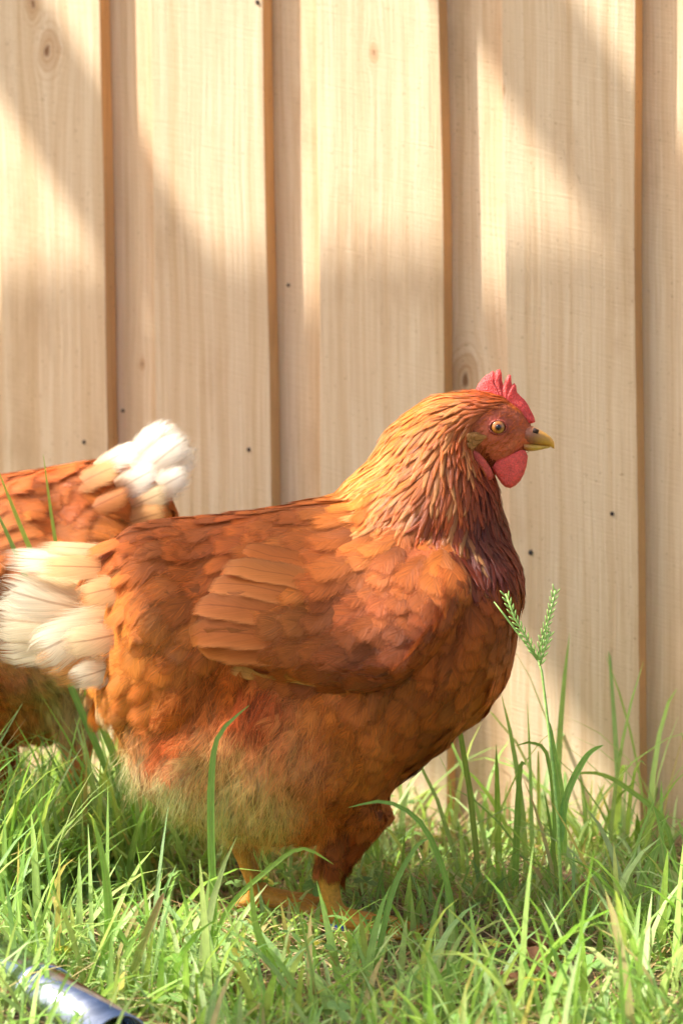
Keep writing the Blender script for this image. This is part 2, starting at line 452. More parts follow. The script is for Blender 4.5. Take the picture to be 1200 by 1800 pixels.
for i in range(len(front) - 1):
    a = front[i][1] - .032; b = front[i + 1][0] + .034
    kn = ((817, 668, .015), None) if i == 6 else (((203 + 40, 640, .004), None) if i == 4 else None)
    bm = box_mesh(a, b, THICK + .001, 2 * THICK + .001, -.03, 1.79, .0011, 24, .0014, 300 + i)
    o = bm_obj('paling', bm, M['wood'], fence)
    k = [(9., 9., .01), (9., 9., .01)]
    if kn:
        s, z = fence_local(kn[0][0], kn[0][1], THICK); k[0] = (s, z, kn[0][2])
    o['knot_one'] = list(map(float, k[0])); o['knot_two'] = list(map(float, k[1])); backs.append(o)
for z in (.42, 1.5):    # rails on the far side that carry the boards
    bm_obj('fence_rail', box_mesh(-1.3, 1.0, 2 * THICK + .002, 2 * THICK + .040, z, z + .09, .003), M['treated'], fence)
def nail(px, py, host, depth):
    s, z = fence_local(px, py, depth)
    bm = bmesh.new()
    bmesh.ops.create_cone(bm, cap_ends=True, segments=12, radius1=.0030 * (k := random.uniform(.65, 1.05)), radius2=.0023 * k, depth=.0016,
                          matrix=Matrix.Translation((s, depth - .0004, z)) @ Matrix.Rotation(R(90 + random.uniform(-9, 9)), 4, 'X') @ Matrix.Scale(random.uniform(.75, 1), 4, (1, 0, 0)))
    o = bm_obj('nail', bm, M['nail'], host)
for px, py, h, d in [(148, 777, planks[4], 0), (437, 790, planks[5], 0), (1075, 903, planks[7], 0), (932, 971, planks[7], 0),
                     (507, 501, backs[5], THICK + .001), (216, 722, backs[4], THICK + .001), (452, 3, planks[5], 0)]:
    nail(px, py, h, d)

# ------------------------------------------------------------------ pergola that throws the slanting shade
pergola = empty('timber_pergola', (0, FY, 0), -TH)
tag(pergola, 'open timber pergola standing to the left, outside the picture, shading the fence, with an added bay to shade the hen', 'pergola')
def pbox(name, x0, x1, n0, n1, z0, z1):
    return bm_obj(name, box_mesh(x0, x1, -n1, -n0, z0, z1, .003), M['treated'], pergola)
pbox('beam', -4.0, -.9, .972, 1.017, 2.5, 2.78)
for k in range(6):
    s = -1.856 + .582 * (k - 4)
    pbox('rafter', s, s + .045, .78, 1.22, 2.781, 2.92)
pbox('beam', -4.0, -.9, 2.2, 2.245, 2.5, 2.78)          # outer bay added to shade the hen's wing; joists hang between the two beams
for s in (-1.54, -3.10):
    pbox('added_shade_joist', s, s + .060, 1.0175, 2.1995, 2.64, 2.779)
for s in (-3.9, -1.02):
    pbox('post', s, s + .09, 2.246, 2.336, -.05, 2.78)
    pbox('post', s, s + .09, 1.018, 1.108, -.05, 2.78)

# ------------------------------------------------------------------ hens
HY = 1.80                                     # depth of the front hen's midline
HEN0 = Vector((ray_plane(500, 1640, HY).x, HY, 0))
def P(px, py, y=0.0):
    """hen coordinates of a point of the side view"""
    q = ray_plane(px, py, HY); return Vector((q.x - HEN0.x, y, q.z))
MPP = HY / FPX                                # metres for one photograph pixel at the hen
def view_px(p):
    """side-view pixel of a hen point; the far flank is read as the mirror of the near one"""
    return project(Vector((p[0], -abs(p[1]), p[2])) + HEN0)

CI = np.array(CAM_I)
def view_px_arr(p):
    q = np.array(p, float); q[:, 1] = -np.abs(q[:, 1]); q = (q + np.array(HEN0)) @ CI[:3, :3].T + CI[:3, 3]
    return 600 + FPX * q[:, 0] / -q[:, 2], 900 - FPX * q[:, 1] / -q[:, 2]
TORSO = [(152, 1000, 1110, 26), (168, 974, 1168, 56), (188, 957, 1226, 84), (214, 945, 1300, 114), (252, 930, 1368, 148), (300, 914, 1414, 178),
         (400, 902, 1464, 212), (500, 890, 1478, 232), (600, 872, 1470, 238), (700, 880, 1376, 232), (780, 900, 1306, 212),
         (840, 925, 1250, 180), (880, 950, 1184, 136), (905, 975, 1124, 92), (918, 1005, 1085, 45)]
NECK = [((715, 1040), 155, 155), ((722, 965), 168, 158), ((746, 898), 147, 130), ((763, 842), 117, 102), ((772, 795), 99, 81), ((798, 760), 74, 60),
        ((838, 748), 61, 49), ((872, 752), 57, 44), ((900, 762), 46, 36), ((922, 768), 28, 24), ((938, 772), 14, 13)]
LEG_NEAR = dict(hip=(632, 1385), knee=(602, 1462), ankle=(576, 1528), foot=(598, 1628), y=-.040)
LEG_FAR = dict(hip=(450, 1400), knee=(420, 1460), ankle=(415, 1500), foot=(462, 1612), y=.045)

def ring_loft(rings):
    n = len(rings[0]); V = [p for r in rings for p in r]; F = []
    for i in range(len(rings) - 1):
        for k in range(n):
            F.append((i * n + k, i * n + (k + 1) % n, (i + 1) * n + (k + 1) % n, (i + 1) * n + k))
    F.append(tuple(range(n))[::-1]); F.append(tuple((len(rings) - 1) * n + k for k in range(n)))
    return V, F

def body_mesh():
    V = []; F = []
    def add(v, f):
        o = len(V); V.extend(v); F.extend(tuple(i + o for i in q) for q in f)
    xs = np.array([t[0] for t in TORSO], float); n = 28; rings = []
    for x in np.linspace(xs[0], xs[-1], 44):
        top, bot, hw = (np.interp(x, xs, [t[k] for t in TORSO]) for k in (1, 2, 3))
        rg = []
        for k in range(n):
            f = 2 * math.pi * k / n; s, c = math.sin(f), math.cos(f)
            zz = (top + bot) / 2 - s * (bot - top) / 2
            yy = hw * MPP * math.copysign(abs(c) ** .85, c) * (1 + .06 * -s)
            rg.append(P(x, zz, yy))
        rings.append(rg)
    add(*ring_loft(rings))
    pts = [Vector((a[0][0], a[0][1], 0)) for a in NECK]; rings = []
    for i, ((cx, cy_), ri, ro) in enumerate(NECK):
        t = (pts[min(i + 1, len(pts) - 1)] - pts[max(i - 1, 0)]).normalized(); nn = Vector((-t.y, t.x, 0))
        rings.append([P(cx + nn.x * ri * math.cos(f), cy_ + nn.y * ri * math.cos(f), ro * MPP * math.sin(f)) for f in np.linspace(0, 2 * math.pi, 24, endpoint=False)])
    add(*ring_loft(rings))
    # cheek, thighs, shanks, toes
    def chain(pl, rl, ys):
        v, f = tube([P(a, b, y) for (a, b), y in zip(pl, ys)], [r * MPP for r in rl], 14); add(v, f)
    chain([(880, 770), (876, 800), (868, 826)], [40, 32, 12], [0, 0, 0])
    for L, r0 in ((LEG_NEAR, 64), (LEG_FAR, 62)):
        y = L['y']; hx, hy = L['hip']; kx, ky = L['knee']; ax, ay = L['ankle']; fx, fy = L['foot']
        chain([(hx, hy), (kx, ky), ((kx + ax) / 2, (ky + ay) / 2), (ax, ay + 6)], [r0, r0 * .62, r0 * .42, 21], [y * 1.1, y, y, y])
        chain([(ax, ay - 4), (ax + (fx - ax) * .3, ay + (fy - ay) * .3), (ax + (fx - ax) * .75, ay + (fy - ay) * .75), (fx, fy)], [20, 18, 17.5, 19], [y] * 4)
        foot = P(fx, fy, y); foot.z = .012
        for ang, ln in ((-28, .062), (0, .072), (28, .062), (180 - 20, .034)):
            d = Vector((math.cos(R(ang)), math.sin(R(ang)), 0))
            v, f = tube([foot + Vector((0, 0, .006)), foot + d * ln * .35 + Vector((0, 0, .002)), foot + d * ln * .7 - Vector((0, 0, .002)), foot + d * ln - Vector((0, 0, .006))],
                        [.009, .0072, .0065, .003], 10); add(v, f)
    me = bpy.data.meshes.new('tmp'); me.from_pydata([tuple(v) for v in V], [], F); me.update()
    o = bpy.data.objects.new('tmp', me); C.objects.link(o)
    r = o.modifiers.new('r', 'REMESH'); r.mode = 'VOXEL'; r.voxel_size = .0034
    s = o.modifiers.new('s', 'SMOOTH'); s.factor = .5; s.iterations = 6
    dg = bpy.context.evaluated_depsgraph_get(); ev = o.evaluated_get(dg).to_mesh()
    v = np.empty(len(ev.vertices) * 3, np.float32); ev.vertices.foreach_get('co', v)
    f = [tuple(p.vertices) for p in ev.polygons]
    o.evaluated_get(dg).to_mesh_clear(); bpy.data.objects.remove(o); bpy.data.meshes.remove(me)
    return v.reshape(-1, 3), f

# flow of the plumage in the side view: (x, y, direction, length, width, colour, fluffiness)
FLOW = [
 (845, 702, -.9, .35, 34, 11, (186, 96, 36), 0), (800, 708, -.9, .42, 48, 14, (208, 126, 48), 0), (740, 730, -.8, .6, 64, 17, (224, 146, 60), 0),
 (690, 772, -.65, .75, 72, 18, (230, 162, 80), 0), (650, 830, -.75, .66, 80, 20, (222, 150, 74), 0), (760, 790, -.45, .9, 66, 17, (212, 126, 48), 0),
 (815, 790, -.25, .97, 46, 14, (188, 94, 36), 0), (720, 840, -.5, .87, 76, 19, (216, 136, 60), 0), (790, 860, -.2, 1, 70, 18, (192, 102, 44), 0),
 (850, 850, 0, 1, 50, 15, (140, 58, 28), 0), (700, 905, -.5, .85, 82, 20, (206, 120, 52), 0), (780, 925, -.2, 1, 82, 20, (176, 82, 38), 0),
 (850, 920, -.03, 1, 80, 20, (104, 38, 24), 0), (890, 915, .15, 1, 60, 17, (122, 48, 26), 0), (860, 985, -.05, 1, 80, 22, (98, 36, 26), 0),
 (905, 980, .1, 1, 66, 26, (136, 58, 30), 0), (815, 985, -.1, 1, 76, 24, (128, 52, 30), 0),
 (900, 1065, 0, 1, 56, 42, (166, 84, 38), 0), (830, 1070, -.1, 1, 58, 44, (160, 78, 38), 0), (870, 1150, -.3, .95, 62, 48, (172, 90, 42), 0),
 (790, 1180, -.4, .9, 68, 52, (166, 82, 36), 0), (830, 1240, -.5, .85, 68, 52, (174, 94, 46), .05), (740, 1280, -.6, .8, 76, 56, (172, 88, 42), .1),
 (700, 1360, -.6, .8, 76, 50, (164, 82, 38), .2), (620, 1470, -.3, 1, 60, 42, (146, 66, 28), .2), (590, 1520, -.1, 1, 46, 32, (140, 66, 28), .2),
 (620, 872, -.95, .25, 76, 36, (196, 110, 50), 0), (520, 890, -1, .12, 72, 42, (180, 92, 42), 0), (400, 905, -1, .14, 68, 42, (172, 84, 38), 0),
 (300, 922, -1, .18, 68, 40, (166, 82, 36), 0), (230, 948, -1, .3, 78, 42, (174, 90, 40), .05),
 (330, 985, -.85, .5, 78, 46, (174, 88, 38), .1), (260, 1010, -.9, .45, 86, 52, (182, 98, 44), .15), (300, 1080, -.75, .65, 86, 54, (188, 106, 52), .15),
 (220, 1090, -.9, .4, 94, 58, (192, 114, 58), .15), (180, 1180, -.75, .6, 96, 54, (196, 124, 66), .3), (280, 1180, -.6, .8, 88, 54, (182, 100, 48), .3),
 (210, 1260, -.8, .5, 86, 46, (190, 114, 60), .5), (320, 1250, -.45, .85, 86, 48, (172, 88, 40), .5), (400, 1200, -.4, .9, 84, 50, (172, 86, 40), .4),
 (300, 1310, -.7, .5, 86, 44, (184, 104, 52), .6),
 (215, 1345, -.5, .8, 74, 30, (250, 200, 152), 1), (300, 1395, -.3, .9, 74, 30, (250, 196, 146), 1), (380, 1450, -.15, 1, 74, 30, (240, 188, 136), 1),
 (400, 1330, -.35, .9, 80, 36, (228, 164, 106), .9), (480, 1420, -.2, 1, 76, 34, (234, 176, 120), 1), (540, 1320, -.4, .9, 78, 40, (214, 150, 92), .8),
 (560, 1450, -.1, 1, 74, 34, (202, 128, 66), .9), (450, 1240, -.3, .95, 80, 48, (178, 92, 44), .6), (600, 1255, -.35, .9, 78, 48, (182, 100, 52), .4),
 (640, 1350, -.5, .85, 78, 46, (178, 98, 48), .5), (620, 1410, -.35, .9, 70, 42, (170, 90, 42), .5), (420, 1540, -.1, 1, 40, 24, (190, 120, 60), .8),
]
WFLOW = [
 (460, 985, -.95, .3, 78, 52, (196, 110, 52), 0), (560, 995, -.85, .45, 68, 50, (178, 92, 46), 0), (520, 1055, -.92, .3, 74, 54, (190, 106, 54), 0),
 (640, 975, -.7, .65, 58, 46, (196, 110, 60), 0), (700, 975, -.5, .85, 58, 48, (188, 100, 54), 0), (780, 990, -.25, .95, 62, 48, (192, 104, 58), 0),
 (620, 1060, -.75, .65, 58, 45, (166, 84, 44), 0), (700, 1060, -.5, .85, 58, 43, (158, 78, 42), 0), (770, 1080, -.35, .95, 58, 44, (164, 80, 42), 0),
 (600, 1120, -.85, .5, 62, 44, (164, 84, 46), 0), (690, 1130, -.6, .8, 58, 42, (150, 74, 42), 0), (620, 1170, -.9, -.1, 70, 38, (152, 78, 46), 0),
 (680, 1195, -.85, -.35, 72, 36, (142, 70, 42), 0), (740, 1130, -.45, .9, 56, 42, (156, 76, 40), 0),
]
WING_POLY = [(415, 990), (470, 962), (560, 940), (650, 930), (730, 938), (800, 958), (828, 1000), (822, 1050), (790, 1110), (745, 1165), (700, 1205), (650, 1218),
             (570, 1208), (490, 1190), (410, 1172), (355, 1155), (338, 1115), (350, 1075), (385, 1035)]
def flow_at(table):
    A = np.array([[t[0], t[1]] for t in table], float); Dv = np.array([[t[2], t[3]] for t in table], float)
    S = np.array([[t[4], t[5], t[7]] for t in table], float); K = np.clip(np.array([srgb(*t[6]) for t in table]) * np.array([(1.55, 1.16, 1.12) if t[7] > .8 else (1.42, .98, .92) if t[7] > .5 else (1.16, .86, .48) if t[5] < 28 else (1.45, 1.42, .72) for t in table]), 0, .93)
    def f(px, py):
        w = 1.0 / (np.hypot(A[:, 0] - px, A[:, 1] - py) + 12) ** 3.2; w /= w.sum()
        d = w @ Dv; s = w @ S; return d / (np.linalg.norm(d) + 1e-6), s[0], s[1], s[2], w @ K
    return f
def flow_arr(table, px, py):
    A = np.array([[t[0], t[1]] for t in table], float); Dv = np.array([[t[2], t[3]] for t in table], float)
    S = np.array([[t[4], t[5], t[7]] for t in table], float); K = np.clip(np.array([srgb(*t[6]) for t in table]) * np.array([(1.55, 1.16, 1.12) if t[7] > .8 else (1.42, .98, .92) if t[7] > .5 else (1.16, .86, .48) if t[5] < 28 else (1.45, 1.42, .72) for t in table]), 0, .93)
    w = 1.0 / (np.hypot(A[None, :, 0] - px[:, None], A[None, :, 1] - py[:, None]) + 12) ** 3.2; w /= w.sum(1)[:, None]
    d = w @ Dv; d /= np.linalg.norm(d, axis=1)[:, None] + 1e-6; q = w @ S
    return d, q[:, 0], q[:, 1], q[:, 2], w @ K
flow_body, flow_wing = flow_at(FLOW), flow_at(WFLOW)

PROFILE = dict(
    contour=([0, .22, .48, .70, .85, .94, 1], [.35, .74, .97, .98, .80, .54, .12]),
    hackle=([0, .2, .45, .68, .85, .95, 1], [.45, .85, 1, .92, .66, .38, .08]),
    flight=([0, .2, .45, .68, .85, .95, 1], [.50, .80, .94, 1, .90, .62, .22]),
    broad=([0, .2, .45, .68, .85, .95, 1], [.30, .62, .88, 1, .96, .74, .36]))
COLS = np.linspace(-1, 1, 5)
FACES = [(i * 5 + k, i * 5 + k + 1, (i + 1) * 5 + k + 1, (i + 1) * 5 + k) for i in range(6) for k in range(4)]
FA = np.array(FACES)

class Batch:
    """collects feathers that stay joined"""
    def __init__(s): s.v, s.f, s.c, s.u, s.n = [], [], [], [], 0
    def add(s, v, c, u):
        s.f.append(FA + s.n); s.v.append(v); s.c.append(c); s.u.append(u); s.n += len(v)
    def build(s, name, mat, parent, warp):
        if not s.v: return None
        V = np.concatenate(s.v)
        o = mesh_obj(name, warp(V), np.concatenate(s.f), mat, parent, np.concatenate(s.c), np.concatenate(s.u))
        o['kind'] = 'stuff'; return o

def feather_on(bvh, root, d3, L, W, prof, h0, h1, col_root, col_tip, cup, rnd, rim=None, curl=0.0):
    """a feather that starts at root and lies along the body"""
    ts, ws = PROFILE[prof]; V = np.empty((35, 3)); Cc = np.empty((35, 3)); U = np.empty((35, 2))
    p = root.copy(); d = d3.copy(); prev = 0; fid = rnd.randrange(1, 4000)
    for i, t in enumerate(ts):
        p = p + d * (t - prev) * L; prev = t
        loc, nor, _, _ = bvh.find_nearest(p)
        d = (d - nor * d.dot(nor)).normalized(); side = nor.cross(d)
        if curl: d = (d + side * curl * (t - prev + .12)).normalized()
        p = loc; h = h0 + (h1 - h0) * t
        for k, c in enumerate(COLS):
            q = loc + nor * (h - cup * W * c * c * (.35 + .65 * t)) + side * (c * ws[i] * W * .5)
            j = i * 5 + k; V[j] = q
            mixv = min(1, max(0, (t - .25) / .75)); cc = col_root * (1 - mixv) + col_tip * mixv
            if rim is not None:
                e = max(abs(c) ** 4 * .5, .55 * max(0, (t - .9) / .1)); cc = cc * (1 - e) + rim * e
            Cc[j] = cc; U[j] = (fid + .5 + c * .4995, t)
    return V, Cc, U

def feather_free(root, tip, nor, W, prof, bend, col_root, col_tip, cup, rnd, rim=None):
    """a feather that stands free of the body (tail, wing tips)"""
    ts, ws = PROFILE[prof]; V = np.empty((35, 3)); Cc = np.empty((35, 3)); U = np.empty((35, 2))
    ax = tip - root; L = ax.length; d = ax / L; nor = (nor - d * nor.dot(d)).normalized(); side = nor.cross(d); fid = rnd.randrange(1, 4000)
    for i, t in enumerate(ts):
        c0 = root + ax * t + side * (bend * L * 4 * t * (1 - t))
        for k, c in enumerate(COLS):
            j = i * 5 + k; V[j] = c0 + side * (c * ws[i] * W * .5) - nor * (cup * W * c * c) - nor * (.05 * L * t * t)
            mixv = min(1, max(0, (t - .35) / .5)); cc = col_root * (1 - mixv) + col_tip * mixv
            if rim is not None: e = abs(c) ** 3 * .7; cc = cc * (1 - e) + rim * e
            Cc[j] = cc; U[j] = (fid + .5 + c * .4995, t)
    return V, Cc, U

def inside(poly, x, y):
    r = False; n = len(poly)
    for i in range(n):
        (x1, y1), (x2, y2) = poly[i], poly[(i + 1) % n]
        if (y1 > y) != (y2 > y) and x < (x2 - x1) * (y - y1) / (y2 - y1) + x1: r = not r
    return r
def edge_dist(poly, x, y):
    best = 1e9; n = len(poly)
    for i in range(n):
        (x1, y1), (x2, y2) = poly[i], poly[(i + 1) % n]; dx, dy = x2 - x1, y2 - y1
        t = max(0, min(1, ((x - x1) * dx + (y - y1) * dy) / (dx * dx + dy * dy)))
        best = min(best, math.hypot(x - x1 - t * dx, y - y1 - t * dy))
    return best

BODY_V, BODY_F = body_mesh()
def lumps():
    """loose masses of plumage: the smooth trunk is pushed in and out a little"""
    from mathutils import noise as mn
    me = bpy.data.meshes.new('tmp'); me.from_pydata([tuple(v) for v in BODY_V], [], BODY_F); me.update()
    nr = np.empty(len(BODY_V) * 3, np.float32); me.vertices.foreach_get('normal', nr); nr = nr.reshape(-1, 3); bpy.data.meshes.remove(me)
    x, y = view_px_arr(BODY_V)
    for i, v in enumerate(BODY_V):
        k = min(1, max(0, (v[2] - .09) / .04)) * min(1, max(0, (y[i] - 880) / 60))
        if k <= 0: continue
        q = Vector(v); a = .0075 * mn.noise(q * 17 + Vector((3, 1, 7))) + .0035 * mn.noise(q * 42)
        a += .012 * math.exp(-((x[i] - 275) / 70) ** 2 - ((y[i] - 1085) / 110) ** 2)      # rump
        a += .010 * math.exp(-((x[i] - 570) / 75) ** 2 - ((y[i] - 1345) / 80) ** 2)       # thigh
        a -= .011 * math.exp(-((x[i] - 385) / 50) ** 2 - ((y[i] - 1220) / 80) ** 2) + .009 * math.exp(-((x[i] - 345) / 32) ** 2 - ((y[i] - 1010) / 70) ** 2)       # hollow behind it
        BODY_V[i] += nr[i] * a * k
lumps()
BODY_BVH = BVHTree.FromPolygons([tuple(v) for v in BODY_V], BODY_F)

def wing_mesh():
    """folded wing: a shell that swells out of the flank (near side; the far one is its mirror)"""
    step = 7; idx = {}; V = []; F = []
    camp = Vector((-HEN0.x, -HY, CAM_H))
    for ix in range(0, 75):
        for iy in range(0, 45):
            x, y = 325 + ix * step, 925 + iy * step
            if not inside(WING_POLY, x, y): continue
            d = (P(x, y) - camp).normalized()
            loc, nor, _, _ = BODY_BVH.ray_cast(camp, d)
            if loc is None: continue
            e = edge_dist(WING_POLY, x, y)
            low = max(0, min(1, (y - 960) / 160))
            hgt = (.0015 + .016 * math.sin(min(1, e / 40) * math.pi / 2)) * (.15 + 1.0 * low)
            n2 = Vector((nor.x * .3, nor.y, nor.z * .3)).normalized()
            idx[(ix, iy)] = len(V); V.append(loc + n2 * hgt)
    for (ix, iy), a in idx.items():
        q = [(ix, iy), (ix, iy + 1), (ix + 1, iy + 1), (ix + 1, iy)]
        if all(k in idx for k in q): F.append(tuple(idx[k] for k in q))
    return V, F
WING_V, WING_F = wing_mesh()

def merged_bvh():
    V = [tuple(v) for v in BODY_V]; F = list(BODY_F)
    for sgn in (1, -1):
        o = len(V); V += [(v[0], v[1] * sgn, v[2]) for v in WING_V]
        F += [tuple(i + o for i in (f if sgn > 0 else f[::-1])) for f in WING_F]
    return BVHTree.FromPolygons(V, F)
ALL_BVH = merged_bvh()

def sample_surface(V, F, n, r):
    V = np.asarray(V); tri = np.array([(f[0], f[i], f[i + 1]) for f in F for i in range(1, len(f) - 1)])
    a, b, c = V[tri[:, 0]], V[tri[:, 1]], V[tri[:, 2]]; cr = np.cross(b - a, c - a); ar = np.linalg.norm(cr, axis=1)
    k = r.choice(len(tri), n, p=ar / ar.sum()); u, w = r.random(n), r.random(n); m = u + w > 1; u[m] = 1 - u[m]; w[m] = 1 - w[m]
    return a[k] + (b - a)[k] * u[:, None] + (c - a)[k] * w[:, None], cr[k] / ar[k][:, None]

FACE_POLY = [(826, 770), (838, 738), (858, 722), (885, 708), (925, 732), (945, 760), (945, 800), (915, 812), (900, 830), (868, 838), (845, 820), (828, 792)]
def scatter(V, F, table, n, seed, spacing, skip):
    """roots of feathers, denser where the feathers are small"""
    r = np.random.default_rng(seed); pts, nrm = sample_surface(V, F, n, r); grid = {}; out = []; cell = .02
    for p, nn in zip(pts, nrm):
        x, y = view_px(p)
        if skip(x, y, p): continue
        d, L, W, fl, col = table(x, y)
        rad = spacing * math.sqrt(L * W) * MPP * ((.70 if W < 28 else 1.65) if fl < .3 else 1.15)
        key = tuple((p // cell).astype(int)); ok = True
        for a in (-1, 0, 1):
            for b in (-1, 0, 1):
                for c in (-1, 0, 1):
                    for q in grid.get((key[0] + a, key[1] + b, key[2] + c), ()):
                        if (q[0] - p[0]) ** 2 + (q[1] - p[1]) ** 2 + (q[2] - p[2]) ** 2 < rad * rad: ok = False; break
                    if not ok: break
                if not ok: break
            if not ok: break
        if ok:
            grid.setdefault(key, []).append(p); out.append((p, nn, x, y, d, L, W, fl, col))
    return out

def side_dir(d, p):
    """side-view direction as a 3-D one"""
    return Vector((d[0], 0, -d[1]))

def build_hen(name, label, loc, rz, seed, tail, warp, parts_max, group, strands, rear=False):
    rnd = random.Random(seed); npr = np.random.default_rng(seed)
    hen = empty(name, loc, rz); tag(hen, label, 'hen', group)
    # ---- body
    cols = np.empty((len(BODY_V), 3)); yl = np.array(srgb(196, 136, 52)); red = np.array(srgb(214, 112, 72))
    for i, v in enumerate(BODY_V):
        x, y = view_px(v)
        if v[2] < .062 and (y > 1500): c = yl * (.85 if y < 1520 else 1)
        elif y < 845 and inside(FACE_POLY, x, y):
            e = min(1, edge_dist(FACE_POLY, x, y) / 10); c = red * e + np.array(srgb(150, 66, 34)) * (1 - e)
            ke = math.exp(-(math.hypot(x - 875, y - 751) / 22) ** 2); c = c * (1 - ke) + np.array(srgb(214, 104, 88)) * ke
            if y < 765 - (x - 890) * .1 and x > 872 + (y - 735) * .6: c = c * .5 + np.array(srgb(140, 66, 40)) * .5
        else: c = flow_body(x, y)[4] * (.8 if y < 1300 else 1.0)
        cols[i] = c
    mesh_obj('body', warp(BODY_V), BODY_F, M['skin'], hen, cols)
    # ---- contour feathers, hackle and down
    down = Batch(); far_f = Batch(); small = Batch(); hack = Batch(); singles = []; hsingles = []
    def skip(x, y, p):
        if x > 885 and y < 800: return True
        if y > 1528 or (y > 1490 and x < 540) : return True
        if y < 850 and inside(FACE_POLY, x, y): return True
        if inside(WING_POLY, x, y) and edge_dist(WING_POLY, x, y) > 30: return True
        return False
    for p, nn, x, y, d, L, W, fl, col in scatter(BODY_V, BODY_F, flow_body, 26000, seed, .30, skip):
        near = p[1] < .01
        v = 1 + rnd.uniform(-.2, .2) + .14 * math.sin(p[0] * 47 + p[2] * 31) + .12 * math.sin(p[0] * 90 - p[2] * 70); hue = rnd.uniform(-.10, .10)
        c = np.clip(col * v * np.array([1 + hue * .4, 1 - hue * .3, 1 - hue]), 0, 1)
        jit = rnd.gauss(0, .17) + (.10 + .25 * fl) * math.sin(p[0] * 61 + p[2] * 43 + seed); dd = np.array([d[0] - jit * d[1], d[1] + jit * d[0]])
        hk = W < 28 and fl < .5
        big = rnd.uniform(1.0, 1.4) if not hk else rnd.uniform(.9, 1.3); L3 = L * MPP * big * rnd.uniform(1.05, 1.35); W3 = W * MPP * big * (.58 if hk else rnd.uniform(1.0, 1.3))
        kind = 'hackle' if hk else 'contour'; c = np.clip(c * (1 + .35 * fl), 0, .92)
        if hk:
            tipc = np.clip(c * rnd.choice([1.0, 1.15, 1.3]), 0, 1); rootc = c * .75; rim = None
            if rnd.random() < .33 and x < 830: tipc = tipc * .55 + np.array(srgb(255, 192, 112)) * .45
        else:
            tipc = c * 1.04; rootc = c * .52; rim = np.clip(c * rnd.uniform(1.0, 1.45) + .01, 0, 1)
        lift = .0025 + .0013 * rnd.random() + .003 * fl
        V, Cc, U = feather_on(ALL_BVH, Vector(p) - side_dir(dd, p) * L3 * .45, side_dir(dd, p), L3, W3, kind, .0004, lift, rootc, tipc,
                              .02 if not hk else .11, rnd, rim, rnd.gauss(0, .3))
        if fl > .38: down.add(V, Cc, U)
        elif hk:
            (hsingles.append((L * W, V, Cc, U)) if near else hack.add(V, Cc, U))
        elif near: singles.append((L * W, V, Cc, U))
        else: far_f.add(V, Cc, U)
    singles.sort(key=lambda s: -s[0]); hsingles.sort(key=lambda s: -s[0])
    for i, (_, V, Cc, U) in enumerate(singles):
        if i < parts_max: mesh_obj('body_feather', warp(V), FA, M['feather'], hen, Cc, U)
        else: small.add(V, Cc, U)
    for i, (_, V, Cc, U) in enumerate(hsingles):
        if i < parts_max: mesh_obj('hackle_feather', warp(V), FA, M['hackle'], hen, Cc, U)
        else: hack.add(V, Cc, U)
    small.build('body_plumage', M['feather'], hen, warp); far_f.build('far_side_plumage', M['feather'], hen, warp)
    hack.build('neck_plumage', M['hackle'], hen, warp); down.build('belly_plumage', M['fluff'], hen, warp)
    # fine down strands
    pts, nrm = sample_surface(BODY_V, BODY_F, strands, npr)
    x, y = view_px_arr(pts); d, L, W, fl, col = flow_arr(FLOW, x, y)
    ok = (y < 1525) & ~((y > 1490) & (x < 540)) & (y > 860) & ~((x > 430) & (x < 800) & (y > 960) & (y < 1195)) & (y > 1000)
    ok &= npr.random(len(x)) < np.clip((fl - .42) * 1.1, .10, 1)
    pts, nrm, d, fl, col = pts[ok], nrm[ok], d[ok], fl[ok], col[ok]; m = len(pts)
    dv = np.stack([d[:, 0], np.zeros(m), -d[:, 1]], -1); dv -= nrm * (dv * nrm).sum(1)[:, None]
    clump = np.stack([np.sin(pts[:, 0] * 190 + pts[:, 2] * 60), np.sin(pts[:, 2] * 170 + 1), np.sin(pts[:, 0] * 120 - pts[:, 2] * 140)], -1)
    dv = dv / (np.linalg.norm(dv, axis=1)[:, None] + 1e-6) + npr.normal(0, 1, (m, 3)) * (.12 + .2 * fl[:, None]) + clump * (.08 + .2 * fl[:, None]); dv /= np.linalg.norm(dv, axis=1)[:, None]
    ln = (npr.uniform(.010, .024, m) * (.5 + .6 * fl))[:, None]; sd = np.cross(nrm, dv); sd /= np.linalg.norm(sd, axis=1)[:, None]; sd *= .00017
    cc = np.clip(col * npr.uniform(.75, 1.3, (m, 1)) * (1 + .35 * fl[:, None]), 0, .92); out = .02 + .30 * fl[:, None]
    SV = np.empty((m, 4, 2, 3))
    for i, t in enumerate((0, .35, .7, 1)):
        c0 = pts + nrm * (.0030 + ln * out * t * (1 - .4 * t)) + dv * ln * t; c0[:, 2] -= (ln * .12 * t * t)[:, 0]
        SV[:, i, 0] = c0 - sd * (1 - .75 * t); SV[:, i, 1] = c0 + sd * (1 - .75 * t)
    i0 = (np.arange(m) * 8)[:, None] + np.array([0, 2, 4])[None, :]; SF = np.stack([i0, i0 + 2, i0 + 3, i0 + 1], -1).reshape(-1, 4)
    o = mesh_obj('belly_down', warp(SV.reshape(-1, 3)), SF, M['strand'], hen, np.repeat(cc, 8, 0)); o['kind'] = 'stuff'
    nn8 = np.repeat(nrm * .8 + dv * .15, 8, 0); nn8 /= np.linalg.norm(nn8, axis=1)[:, None]
    o.data.normals_split_custom_set_from_vertices([tuple(v) for v in nn8])
